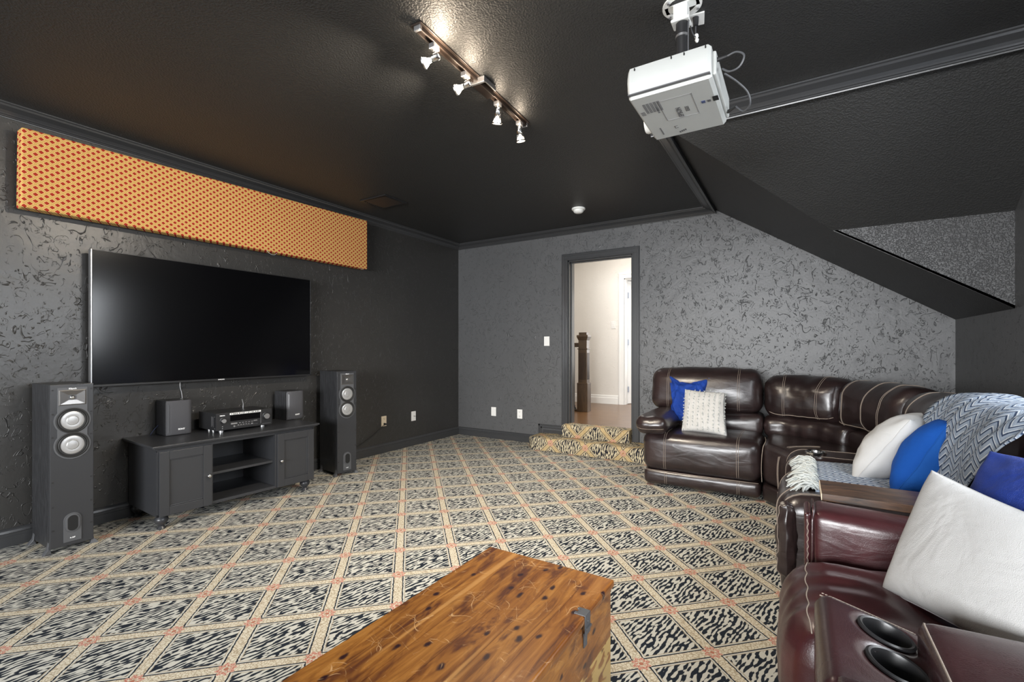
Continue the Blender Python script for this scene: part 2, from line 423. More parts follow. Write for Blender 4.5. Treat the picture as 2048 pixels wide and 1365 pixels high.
def B(name, a, b, mat, parent=None, **k): return build(name, MB().box(a, b), mat, parent, **k)
def struct(name, mb, mat, **k): return tag(build(name, mb, mat, **k), kind='structure')
def copy_tree(o, parent=None):
    c = o.copy(); COL.objects.link(c)
    if parent is not None: c.parent = parent
    for ch in list(o.children): copy_tree(ch, c)
    return c
def text(body, size, org, right, up, mat, parent, name='lettering', bold=.0, align='CENTER'):
    cu = bpy.data.curves.new('t', 'FONT'); cu.body = body; cu.size = size; cu.align_x = align; cu.align_y = 'CENTER'; cu.offset = bold; cu.extrude = .0004
    t = bpy.data.objects.new('t', cu); COL.objects.link(t)
    dg = bpy.context.evaluated_depsgraph_get(); me0 = bpy.data.meshes.new_from_object(t.evaluated_get(dg))
    r = V(right).normalized(); u = V(up).normalized(); nrm = r.cross(u); org = V(org)
    mb = MB(); mb.add([org+r*v.co.x+u*v.co.y+nrm*v.co.z for v in me0.vertices], [tuple(p.vertices) for p in me0.polygons])
    bpy.data.objects.remove(t); bpy.data.curves.remove(cu); bpy.data.meshes.remove(me0)
    return build(name, mb, mat, parent)

def axis_samples(h, r, m):
    r = min(r, h*.98); k = [-h, -h+r*.12, -h+r*.3, -h+r*.6, -h+r]; inner = 2*(h-r); 
    mid = [-h+r+inner*i/m for i in range(1, m)]
    return k+mid+[-x for x in reversed(k)]
class Soft:
    """a stuffed block: box with rounded edges, swelling faces, optional bend and creases"""
    def __init__(s, a, b, r=.05, bulge=(.01, .01, .02), deform=None, wr=(0, 8), m=10, sag=0):
        s.a, s.b = V(a), V(b); s.c = (s.a+s.b)/2; s.h = (s.b-s.a)/2; s.r = r; s.bu = bulge; s.df = deform; s.wr = wr; s.m = m; s.seed = random.random()*50
    def map(s, p, push=0.0):
        h = s.h; r = s.r; q = V(p)
        inner = V([max(-(h[i]-min(r, h[i]*.98)), min(h[i]-min(r, h[i]*.98), q[i])) for i in range(3)])
        d = q-inner; 
        rr = min(r, min(h)*.98)
        if d.length > 1e-9:
            d = d.normalized()
            q = V([inner[i]+d[i]*min(r, h[i]*.98) for i in range(3)])
        nrm = V((q.x/h.x, q.y/h.y, q.z/h.z))
        e = [max(0, 1-nrm[i]**2) for i in range(3)]
        q = q+V((s.bu[0]*nrm.x*e[1]*e[2], s.bu[1]*nrm.y*e[0]*e[2], s.bu[2]*nrm.z*e[0]*e[1]))
        if s.wr[0]:
            g = noise.noise((q+V((s.seed, 0, 0)))*s.wr[1])*s.wr[0]+noise.noise((q+V((0, s.seed, 0)))*s.wr[1]*2.3)*s.wr[0]*.5
            q = q+(d if d.length > 0 else V((0, 0, 1)))*g
        if push and d.length > 0: q = q+d*push
        if s.df: q = s.df(q)
        return q+s.c if not getattr(s, 'absd', False) else q
    def mesh(s, mb=None):
        mb = mb or MB(); ax = [axis_samples(s.h[i], s.r, s.m if s.h[i] > .12 else 4) for i in range(3)]
        idx = {}
        def vid(p):
            k = tuple(round(x, 6) for x in p)
            if k not in idx: idx[k] = len(mb.v); mb.v.append(s.map(V(p)))
            return idx[k]
        for i in range(3):
            j, k = (i+1) % 3, (i+2) % 3
            for sg in (-1, 1):
                for a in range(len(ax[j])-1):
                    for b in range(len(ax[k])-1):
                        q = []
                        for da, db in ((0, 0), (1, 0), (1, 1), (0, 1)):
                            p = [0, 0, 0]; p[i] = sg*s.h[i]; p[j] = ax[j][a+da]; p[k] = ax[k][b+db]; q.append(vid(p))
                        mb.f.append(tuple(q))
        return mb
    def seam(s, mb, axis, val, faces, r=.0022, n=60, push=.0012, gap=0.0):
        """thread running around the block at axis=val; faces: ordered list of (axis, sign) sides it crosses"""
        pts = []; o = [i for i in range(3) if i != axis]
        for (fa, sg) in faces:
            other = [i for i in o if i != fa][0]
            lo, hi = -s.h[other], s.h[other]
            seq = [lo+(hi-lo)*t/24 for t in range(25)]
            if pts:
                p0 = pts[-1][other]
                if abs(p0-hi) < abs(p0-lo): seq = seq[::-1]
            elif len(faces) > 1:
                fa2, sg2 = faces[1]
                if fa2 == other and sg2 < 0: seq = seq[::-1]
            for t in seq:
                p = [0, 0, 0]; p[axis] = val; p[fa] = sg*s.h[fa]; p[other] = t; pts.append(p)
        P = []
        for p in pts:
            q = s.map(V(p), push)
            if not P or (q-P[-1]).length > .004: P.append(q)
        mb.tube(P, r, 5); return mb
def soft(name, a, b, mat, parent, **k):
    S = Soft(a, b, **k); return build(name, S.mesh(), mat, parent, smooth=True), S

def pillow(name, P00, P10, P11, P01, thick, mat, label, n=26, pinch=.07, wr=(.012, 9), back=None, side=1, pw=.42, group=None, fn=None, gather=0.0):
    P00, P10, P11, P01 = map(V, (P00, P10, P11, P01)); nr = (P10-P00).cross(P01-P00).normalized()
    sd = random.random()*40; mb = MB(); idx = {}
    cen = (P00+P10+P11+P01)/4
    def base(u, v):
        pu = u-pinch*(u-.5)*2*math.sin(PI*v)**1.0*abs(u-.5)*2; pv = v-pinch*(v-.5)*2*math.sin(PI*u)*abs(v-.5)*2
        return P00*(1-pu)*(1-pv)+P10*pu*(1-pv)+P11*pu*pv+P01*(1-pu)*pv
    for sg in (1, -1):
        for i in range(n+1):
            for j in range(n+1):
                edge = i in (0, n) or j in (0, n)
                if edge and sg == -1: idx[(i, j, -1)] = idx[(i, j, 1)]; continue
                u = .5-.5*math.cos(PI*i/n)*1.0; v = .5-.5*math.cos(PI*j/n)
                p = base(u, v); t = (max(0, 1-(2*u-1)**2)*max(0, 1-(2*v-1)**2))**pw*thick/2
                ang = math.atan2(v-.5, u-.5)
                g = noise.noise(V((u*2.2, v*2.2, sd+sg*3))*wr[1]/3)*wr[0]+gather*math.sin(ang*26+noise.noise(V((u*4, v*4, sd)))*5)*max(0, max(abs(u-.5), abs(v-.5))*2-.55)
                if not edge:
                    p = p+nr*sg*(t+g*min(1, t/(thick*.2)))
                    if fn: p = p+nr*sg*fn(u, v)
                else: p = p+nr*noise.noise(V((u*5, v*5, sd)))*wr[0]*.7
                idx[(i, j, sg)] = len(mb.v); mb.v.append(p)
    f1 = []; f2 = []
    for i in range(n):
        for j in range(n):
            f1.append((idx[i, j, 1], idx[i+1, j, 1], idx[i+1, j+1, 1], idx[i, j+1, 1]))
            f2.append((idx[i, j, -1], idx[i, j+1, -1], idx[i+1, j+1, -1], idx[i+1, j, -1]))
    mb.f = f1+f2
    o = build(name, mb, mat, smooth=True); tag(o, label, 'pillow', group)
    if back:
        o.data.materials.append(M[back])
        for k in range(len(f1), len(f1)+len(f2)): o.data.polygons[k].material_index = 1
    e = MB(); loop = [idx[i, 0, 1] for i in range(n)]+[idx[n, j, 1] for j in range(n)]+[idx[n-i, n, 1] for i in range(n)]+[idx[0, n-j, 1] for j in range(n)]
    e.tube([mb.v[k] for k in loop], .0022, 5, True); build('seam', e, mat, o, smooth=True)
    return o, mb, idx, nr

# ------------------------------------------------------------------ the room
XL, XR, YB, YR, H = -4.2, 1.145, 5.34, -4.0, 2.74
T = .15
struct('floor', MB().box((XL-T, YR-T, -.12), (XR+T, YB, 0)), 'carpet', origin=False)
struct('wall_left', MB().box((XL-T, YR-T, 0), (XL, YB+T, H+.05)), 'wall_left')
# back wall with doorway and raking right end
sl = (2.74-1.485)/(1.145+.78)
mb = MB(); DX0, DX1, DZ = -2.455, -1.635, 2.345
mb.extrude([(XL, YB, 0), (DX0, YB, 0), (DX0, YB, H), (XL, YB, H)], (0, T, 0))
mb.extrude([(DX0, YB, DZ), (DX1, YB, DZ), (DX1, YB, H), (DX0, YB, H)], (0, T, 0))
mb.extrude([(DX0, YB, 0), (DX1, YB, 0), (DX1, YB, .285), (DX0, YB, .285)], (0, T, 0))
mb.extrude([(DX1, YB, 0), (XR, YB, 0), (XR, YB, 1.485), (-.78, YB, H), (DX1, YB, H)], (0, T, 0))
struct('wall_back', mb, 'wall')
Y2, Y1 = 3.17, 4.07; XH = .216; ZH = H-sl*(XH+.78)
struct('ceiling', MB().prism([(XL-T, YR-T), (XR+T, YR-T), (XR+T, Y2), (-.78, Y2), (-.78, YB+T), (XL-T, YB+T)], H, H+.1), 'ceil')
mb = MB().extrude([(-.78, Y2, H), (-.78, YB, H), (XR, YB, 1.485), (XR, Y1, 1.485), (XH, Y1, ZH)], (0, 0, .02))
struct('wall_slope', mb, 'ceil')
mb = MB().extrude([(-.78, Y2, H), (XH, Y1, ZH), (XR, Y1, ZH), (XR, Y2, H)], (0, 0, .04)); struct('wall_hip', mb, 'ceil')  # dark colour here stands for shade on the hip
mb = MB().extrude([(XH+.01, Y1, ZH), (XR, Y1, ZH), (XR, Y1, 1.485)], (0, .03, 0)); struct('wall_gable', mb, 'gable_lit')
# right wall with two window openings
mb = MB(); WZ0, WZ1 = 1.0, 2.25; wins = [(.6, 1.7), (1.85, 2.95)]
ys = [YR-T, .6, 1.7, 1.85, 2.95, Y2]
for a, b in ((ys[0], ys[1]), (ys[2], ys[3]), (ys[4], ys[5])): mb.box((XR, a, 0), (XR+T, b, H+.05))
for a, b in wins: mb.box((XR, a, 0), (XR+T, b, WZ0)); mb.box((XR, a, WZ1), (XR+T, b, H+.05))
mb.box((XR, Y2, 0), (XR+T, YB+T, H+.05))
struct('wall_right', mb, 'wall')
mb = MB(); RX0, RX1, RZ0, RZ1 = -2.85, 1.05, .85, 2.3
mb.box((XL, YR-T, 0), (RX0, YR, H+.05)).box((RX1, YR-T, 0), (XR, YR, H+.05)).box((RX0, YR-T, 0), (RX1, YR, RZ0)).box((RX0, YR-T, RZ1), (RX1, YR, H+.05))
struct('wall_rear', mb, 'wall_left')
def window(i, a, b, axis):
    fr = MB(); g = MB()
    if axis == 'x':
        y0, y1 = a, b; z0, z1 = WZ0, WZ1; x = XR+.10
        for p, q in (((x, y0, z0), (x+.04, y0+.05, z1)), ((x, y1-.05, z0), (x+.04, y1, z1)), ((x, y0, z0), (x+.04, y1, z0+.05)), ((x, y0, z1-.05), (x+.04, y1, z1)), ((x, y0, (z0+z1)/2-.02), (x+.04, y1, (z0+z1)/2+.02))): fr.box(p, q)
        g.box((x+.015, y0+.05, z0+.05), (x+.02, y1-.05, z1-.05))
    else:
        z0, z1 = RZ0, RZ1; y = YR-.14
        for p, q in (((a, y, z0), (a+.05, y+.04, z1)), ((b-.05, y, z0), (b, y+.04, z1)), ((a, y, z0), (b, y+.04, z0+.05)), ((a, y, z1-.05), (b, y+.04, z1)), (((a+b)/2-.03, y, z0), ((a+b)/2+.03, y+.04, z1))): fr.box(p, q)
        g.box((a+.05, y+.015, z0+.05), (b-.05, y+.02, z1-.05))
    r = struct('window_%d' % i, fr, 'white_trim'); build('pane', g, 'glass', r)
window(1, *wins[0], 'x'); window(2, *wins[1], 'x'); window(3, RX0, RX1, 'y')

# crown moulding profile: (out from wall, down from ceiling)
CR = [(0, 0), (.112, 0), (.112, -.008), (.100, -.011), (.092, -.020), (.070, -.026), (.048, -.033), (.034, -.043), (.028, -.050), (.020, -.052), (.016, -.058), (.008, -.060), (.006, -.066), (0, -.066)]
def run(name, prof, path, mat='trim', z=0.0):
    """sweep a profile along a polyline of floor plan points, room side on the left"""
    P = [V((x, y, 0)) for x, y in path]; k = len(prof); mb = MB()
    for i, p in enumerate(P):
        d0 = (P[i]-P[i-1]).normalized() if i else (P[1]-P[0]).normalized()
        d1 = (P[i+1]-P[i]).normalized() if i < len(P)-1 else d0
        n0 = V((-d0.y, d0.x, 0)); n1 = V((-d1.y, d1.x, 0)); m = (n0+n1); m = m/ (1+n0.dot(n1))
        for a, b in prof: q = p+m*a; mb.v.append(V((q.x, q.y, z+b)))
    for i in range(len(P)-1):
        for j in range(k): mb.f.append((i*k+j, i*k+(j+1) % k, (i+1)*k+(j+1) % k, (i+1)*k+j))
    mb.f.append(tuple(range(k))); mb.f.append(tuple(range((len(P)-1)*k, len(P)*k))[::-1])
    return struct(name, mb, mat)
run('trim_1', CR, [(-.735, Y2-.015+.03), (-.735, YB-.001), (XL+.001, YB-.001), (XL+.001, YR+.01)], z=H-.001)
run('trim_2', CR, [(XR-.001, Y2+.012), (-.735-.112, Y2+.012)][:2], z=H-.001)
BP = [(0, 0), (.016, 0), (.016, .062), (.012, .066), (.012, .082), (.017, .086), (.014, .100), (.006, .110), (0, .112)]
STX = -2.86
BPl = list(BP)
def base_run(name, path, z=0.0, prof=BP, mat='trim'): return run(name, prof, path, mat, z)
base_run('baseboard_left', [(XL+.001, YB-.002), (XL+.001, YR+.01)])
base_run('baseboard_back', [(STX-.02, YB-.001), (XL+.018, YB-.001)])
base_run('baseboard_right', [(XR-.001, YR+.01), (XR-.001, YB-.002), (-1.5, YB-.002)])
base_run('baseboard_rear', [(XL+.018, YR+.001), (XR-.018, YR+.001)])
# the board steps up and frames a panel beside the steps
mb = MB(); PX0, PX1, PZ = -2.875, -2.545, .262
mb.box((PX0, YB-.014, .0), (PX0+.022, YB, PZ)).box((PX0, YB-.014, PZ-.022), (PX1, YB, PZ)).box((PX0+.03, YB-.009, .0), (PX0+.05, YB, PZ-.032)).box((PX0+.03, YB-.009, PZ-.052), (PX1, YB, PZ-.032)).box((PX0+.06, YB-.005, 0), (PX1, YB, PZ-.065))
struct('baseboard_step', mb, 'trim', bevel=.002)

# carpeted steps, unrolled pattern coordinates
def step(name, x0, x1, y0, y1, z0, z1, rl, shift, label):
    mb = MB(); R = .035; prof = []
    prof.append((y0+.012, z0, -(z1-z0)))
    prof.append((y0+.004, z0+(z1-z0)*.5, -(z1-z0)*.5))
    for k in range(6):
        a = PI/2*k/5; prof.append((y0+R-R*math.cos(a)-.004*(k < 4), z1-R+R*math.sin(a), -R*(1-k/5*1.0)))
    prof.append((y1, z1, y1-y0-R))
    n = 22; uv = []
    xs = [x0+(x1-x0)*i/n for i in range(n+1)]
    for x in xs:
        e = 0.0
        if rl and x-x0 < rl: e = rl-math.sqrt(max(0, rl*rl-(rl-(x-x0))**2))
        for (y, z, t) in prof:
            yy = y+e*.8 if y < y0+R+.01 else y
            mb.v.append(V((x, min(yy, y1-.01) if y < y1 else y, z-(e*.12 if z > z0 else 0)))); uv.append((x+shift[0], t+y0+shift[1]))
    k = len(prof)
    for i in range(n):
        for j in range(k-1): mb.f.append((i*k+j, i*k+j+1, (i+1)*k+j+1, (i+1)*k+j))
    for i in (0, n):
        a = len(mb.v); mb.v.append(V((xs[i], y1, z0))); uv.append((xs[i]+(.2 if i == 0 else -.2), y1)); mb.f.append(tuple([i*k+j for j in range(k)]+[a]))
    bot = [0, n*k, len(mb.v)-1, len(mb.v)-2]; mb.f.append(tuple(bot))
    o = build(name, mb, 'carpet_step', uvs=uv, auto=50); return tag(o, kind='structure') 
step('floor_step', STX, -1.30, 4.985, YB-.001, 0.001, .152, .09, (-.17, .04), '')
step('floor_step', -2.475, DX1+.0, 5.20, YB+.045, .1525, .301, 0, (.02, -.09), '')

# doorway casing and jamb
def casing(name, x0, x1, zb, zt, y, w_, mat, out=-1):
    mb = MB()
    for a, b, d in ((0, w_, .014), (.012, w_-.008, .020), (.0, .018, .024), (w_-.03, w_-.012, .026)):
        yy0, yy1 = (y-d, y) if out < 0 else (y, y+d)
        mb.box((x0-b, yy0, zb), (x0-a, yy1, zt+a)); mb.box((x1+a, yy0, zb), (x1+b, yy1, zt+a)); mb.box((x0-b, yy0, zt+a), (x1+b, yy1, zt+b))
    return mb
mb = casing('c', DX0, DX1, .155, DZ, YB, .085, 'trim')
for xx, s_ in ((DX0, 1), (DX1, -1)):
    a, b = sorted((xx-s_*.001, xx+s_*.016)); mb.box((a, YB-.004, .3), (b, YB+T+.004, DZ)); a, b = sorted((xx+s_*.016, xx+s_*.028)); mb.box((a, YB+.05, .3), (b, YB+.09, DZ))
mb.box((DX0, YB-.004, DZ-.016), (DX1, YB+T+.004, DZ+.001)); mb.box((DX0, YB+.05, DZ-.028), (DX1, YB+.09, DZ-.016))
struct('trim_3', mb, 'trim', bevel=.002)

# ------------------------------------------------------------------ the hall beyond
HY = 7.62; HZ = .30
struct('floor.001', MB().box((-4.6, YB+.045, .18), (.6, HY+2.2, HZ)), 'hall_floor')
D2a, D2b, D2z = -2.475, -1.66, 2.42
mb = MB().box((-4.6, HY, HZ), (D2a, HY+.12, 3.1)).box((D2b, HY, HZ), (.6, HY+.12, 3.1)).box((D2a, HY, D2z), (D2b, HY+.12, 3.1))
struct('wall_hall', mb, 'white_wall')
struct('wall_hall_left', MB().box((-4.7, YB+T, HZ), (-4.6, HY, 3.1)), 'white_wall')
struct('wall_hall_right', MB().box((.5, YB+T, HZ), (.6, HY, 3.1)), 'white_wall')
struct('wall_hall_front', MB().box((-4.6, YB+T+.001, HZ), (DX0-.0, YB+T+.02, 3.1)).box((DX1, YB+T+.001, HZ), (.5, YB+T+.02, 3.1)).box((DX0, YB+T+.001, DZ), (DX1, YB+T+.02, 3.1)), 'white_wall')
struct('ceiling_hall', MB().box((-4.7, YB+T+.02, 3.1), (.6, HY+2.2, 3.2)), 'white_wall')
struct('wall_bedroom', MB().box((-4, HY+2.1, HZ), (.6, HY+2.2, 3.1)), 'white_wall')
mb = casing('c', D2a, D2b, HZ, D2z, HY, .095, 'white_trim')
mb.box((D2a-.001, HY, HZ), (D2a+.016, HY+.12, D2z)).box((D2b-.016, HY, HZ), (D2b+.001, HY+.12, D2z)).box((D2a, HY, D2z-.016), (D2b, HY+.12, D2z+.001))
struct('trim_4', mb, 'white_trim', bevel=.002)
WB = [(0, 0), (.018, 0), (.018, .10), (.012, .115), (.012, .135), (.006, .15), (0, .15)]
run('baseboard_hall', WB, [(D2a-.10, HY-.001), (-4.59, HY-.001)], 'white_trim', HZ)
mb = MB(); dd = Matrix.Rotation(math.radians(62), 4, 'Z'); org = V((D2a+.02, HY+.13, HZ))
def dbox(a, b):
    m2 = MB().box(a, b); mb.add([org+dd @ p for p in m2.v], m2.f)
dbox((0.0, 0, .01), (.78, .035, 2.09))
for z0, z1 in ((.2, .85), (1.0, 1.9)):
    for x0, x1 in ((.10, .36), (.44, .70)):
        dbox((x0, -.006, z0), (x1, 0, z0+.02)); dbox((x0, -.006, z1-.02), (x1, 0, z1)); dbox((x0, -.006, z0), (x0+.02, 0, z1)); dbox((x1-.02, -.006, z0), (x1, 0, z1))
d1 = struct('door_1', mb, 'white_trim')
mb = MB()
for z in (.25, 1.05, 1.85):
    m2 = MB().box((-.012, -.008, z-.05), (.02, .012, z+.05)); mb.add([org+dd @ p for p in m2.v], m2.f)
pieces('hinge', mb, 'silver', d1)

# newel post and railing
nx, ny = -2.735, 6.51
t = empty('stair_railing', (nx, ny, HZ), 'dark wooden newel post with handrail and iron baluster, seen through the doorway', 'railing', rz=math.radians(4))
def nb(mb, w_, z0, z1, w2=None):
    w2 = w_ if w2 is None else w2; R_ = Matrix.Rotation(math.radians(4), 4, 'Z')
    vs = [(sx*w_/2, sy*w_/2, z0) for sx, sy in ((-1,-1),(1,-1),(1,1),(-1,1))]+[(sx*w2/2, sy*w2/2, z1) for sx, sy in ((-1,-1),(1,-1),(1,1),(-1,1))]
    mb.add([V((nx, ny, HZ))+R_ @ V(p) for p in vs], [(0,3,2,1),(4,5,6,7),(0,1,5,4),(1,2,6,5),(2,3,7,6),(3,0,4,7)])
mb = MB(); nb(mb, .165, 0.001, .42); nb(mb, .175, .42, .432, .15); nb(mb, .135, .43, .93); nb(mb, .155, .93, .945); nb(mb, .13, .945, 1.07); nb(mb, .135, 1.07, 1.12, .175); nb(mb, .175, 1.12, 1.145, .17); nb(mb, .12, 1.145, 1.185)
post = build('newel_post', mb, 'newel', t, bevel=.003)
mb = MB(); R_ = Matrix.Rotation(math.radians(4), 4, 'Z')
for k in (-2, -1, 0, 1, 2):
    m2 = MB().box((k*.022-.006, -.0715, .48), (k*.022+.006, -.0665, .88)).box((.0665, k*.022-.006, .48), (.0715, k*.022+.006, .88)); mb.add([V((nx, ny, HZ))+R_ @ p for p in m2.v], m2.f)
build('fluting', mb, M['bronze'], post)
build('handrail', MB().box((nx-1.5, ny-.03, HZ+.965), (nx-.06, ny+.03, HZ+1.03)), 'newel', t, bevel=.008)
build('base_rail', MB().box((nx-1.6, ny-.07, HZ+.001), (nx-.08, ny+.07, HZ+.03)), 'newel', t, bevel=.004)
for k in range(6):
    bx = nx-.155-.16*k
    mb = MB().cyl((bx, ny, HZ+.03), (bx, ny, HZ+.967), .007, n=10).lathe((bx, ny, HZ+.03), (0, 0, 1), [(.026, 0), (.026, .012), (.012, .03), (.016, .04), (.008, .055)], 14)
    build('baluster', mb, 'black_plastic', t)

# ------------------------------------------------------------------ wall plates, detector, vent
def plate(cx, cz, wall, label, kind, mat='plate', w_=.078, h_=.122):
    if wall == 'L': org, r, nrm = V((XL, cx, cz)), V((0, 1, 0)), V((1, 0, 0))
    elif wall == 'B': org, r, nrm = V((cx, YB, cz)), V((1, 0, 0)), V((0, -1, 0))
    else: org, r, nrm = V((cx, HY, cz)), V((1, 0, 0)), V((0, -1, 0))
    u = V((0, 0, 1))
    def bb(a0, a1, b0, b1, d0, d1):
        m = MB(); vs = [org+r*a+u*b+nrm*d for d in (d0, d1) for a, b in ((a0, b0), (a1, b0), (a1, b1), (a0, b1))]
        return m.add(vs, [(0,3,2,1),(4,5,6,7),(0,1,5,4),(1,2,6,5),(2,3,7,6),(3,0,4,7)])
    o = empty('wall_outlet' if kind != 'switch' else 'light_switch', org-u*h_/2, label, 'wall outlet' if kind != 'switch' else 'light switch')
    build('cover_plate', bb(-w_/2, w_/2, -h_/2, h_/2, .0005, .007), mat, o, bevel=.002)
    if kind == 'duplex':
        for s_ in (-1, 1):
            rc = build('receptacle', bb(-.017, .017, s_*.029-.0145, s_*.029+.0145, .007, .0095), mat, o, bevel=.003)
            sl_ = bb(-.009, -.006, s_*.029-.003, s_*.029+.008, .0095, .0100); m2 = bb(.006, .009, s_*.029-.003, s_*.029+.008, .0095, .0100); sl_.add(m2.v, m2.f)
            m3 = bb(-.003, .003, s_*.029-.011, s_*.029-.006, .0095, .0100); sl_.add(m3.v, m3.f); build('slot', sl_, 'hole', rc)
    elif kind == 'switch':
        build('toggle', bb(-.016, .016, -.033, .033, .007, .010), mat, o, bevel=.002)
    elif kind == 'coax':
        build('connector', MB().cyl(org+nrm*.006, org+nrm*.016, .005, n=10), 'silver', o)
    return o
plate(3.908, .375, 'L', 'almond outlet plate on the left wall with a black plug in it', 'duplex', 'almond')
plate(4.41, .376, 'L', 'white cable plate on the left wall nearest the corner, a wire tip sticking out', 'coax')
plate(-3.581, .371, 'B', 'white plate without sockets low on the back wall, nearer the corner', 'switch')
plate(-3.161, .367, 'B', 'white duplex outlet low on the back wall, nearer the steps', 'duplex')
plate(-2.756, 1.337, 'B', 'white switch plate at hand height just left of the doorway', 'switch')
plate(-2.66, 1.645, 'H', 'white switch plate on the bright hall wall beside the far door', 'switch')
bpy.context.view_layer.update()
mb = MB().tube([(XL+.013, 4.41, .376), (XL+.03, 4.415, .376), (XL+.045, 4.44, .362)], .0025, 6)
tag(build('wire_stub', mb, 'black_plastic', smooth=True), 'short black wire poking out of the white cable plate', 'wire')
t = empty('power_cord', (XL+.03, 3.908, 0), 'black power cord plugged into the almond outlet and trailing behind the right tower speaker', 'cord')
mb = MB().cyl((XL+.0105, 3.908, .343), (XL+.04, 3.908, .343), .013, .010, 12); build('plug', mb, 'rubber', t)
P = []
for k in range(25):
    s_ = k/24; P.append((XL+.024-.0*s_, 3.90-.62*s_, .335*(1-s_)**1.25-.02*math.sin(PI*s_)+.125*s_*.9+.006))
P[0] = (XL+.04, 3.908, .34)
build('cord', MB().tube([(XL+.042, 3.908, .343)]+P[1:], .0035, 6), 'rubber', t, smooth=True)
t = empty('smoke_detector', (-1.993, 4.596, H-.05), 'round white smoke detector on the dark ceiling', 'smoke detector')
build('base_plate', MB().lathe((-1.993, 4.596, H-.001), (0, 0, -1), [(.072, 0), (.072, .012), (.066, .018)], 32), 'white_plastic', t, auto=40)
build('dome', MB().lathe((-1.993, 4.596, H-.019), (0, 0, -1), [(.055, 0), (.055, .012), (.046, .026), (.028, .034), (.02, .036)], 32), 'white_plastic', t, auto=40)
t = empty('ceiling_vent', (-3.59, 3.33, H-.02), 'black slatted air vent set in the ceiling above the left wall', 'vent')
mb = MB(); cx, cy = -3.585, 3.335
for a, b in (((cx-.18, cy-.15, H-.012), (cx-.15, cy+.15, H-.001)), ((cx+.15, cy-.15, H-.012), (cx+.18, cy+.15, H-.001)), ((cx-.15, cy-.15, H-.012), (cx+.15, cy-.125, H-.001)), ((cx-.15, cy+.125, H-.012), (cx+.15, cy+.15, H-.001))): mb.box(a, b)
build('frame', mb, 'black_plastic', t, bevel=.002)
mb = MB()
for k in range(9):
    y = cy-.11+k*.0275; mb.extrude([(cx-.15, y, H-.002), (cx+.15, y, H-.002), (cx+.15, y+.018, H-.013), (cx-.15, y+.018, H-.013)], (0, .002, .001))
build('slats', mb, 'black_plastic', t); build('backing', MB().box((cx-.15, cy-.125, H-.0016), (cx+.15, cy+.125, H-.0006)), 'hole', t)

# ------------------------------------------------------------------ track light
t = empty('track_light', (-1.53, 2.13, H-.03), 'ceiling track light with four small halogen spots', 'track light')
ang = math.atan2(2.67-1.59, -.045); td = V((-.045, 1.08, 0)).normalized(); tn = V((td.y, -td.x, 0)); T0 = V((-1.50, 1.59, H))
def tb(mb, s0, s1, a0, a1, z0, z1):
    vs = [T0+td*s+tn*a+V((0, 0, z)) for z in (z0, z1) for s, a in ((s0, a0), (s1, a0), (s1, a1), (s0, a1))]
    return mb.add(vs, [(0,3,2,1),(4,5,6,7),(0,1,5,4),(1,2,6,5),(2,3,7,6),(3,0,4,7)])
build('ceiling_plate', tb(MB(), 0, 1.09, -.033, .033, -.007, -.0005), 'bronze', t, bevel=.001)
mb = MB(); tb(mb, .02, 1.08, -.018, -.010, -.026, -.007); tb(mb, .02, 1.08, .010, .018, -.026, -.007); tb(mb, .02, 1.08, -.018, .018, -.011, -.007); build('rail', mb, 'bronze', t, bevel=.001)
mb = MB(); tb(mb, .008, .022, -.019, .019, -.028, -.005); tb(mb, 1.078, 1.092, -.019, .019, -.028, -.005); pieces('end_cap', mb, 'silver', t, bevel=.002)
mb = MB(); tb(mb, .50, .66, -.028, .024, -.036, -.010); build('power_feed', mb, 'bronze', t, bevel=.003)
mb = MB(); tb(mb, .49, .505, -.030, .060, -.038, -.006); tb(mb, .505, .62, .050, .058, -.03, -.004); tb(mb, .48, .50, -.052, -.030, -.03, -.018); build('mounting_clip', mb, 'silver', t, bevel=.002)
heads = [(.135, (-.86, -.35, -.36), True), (.40, (-.93, -.22, -.30), True), (.735, (-.25, .22, -.95), False), (1.01, (.05, .25, -1), False)]
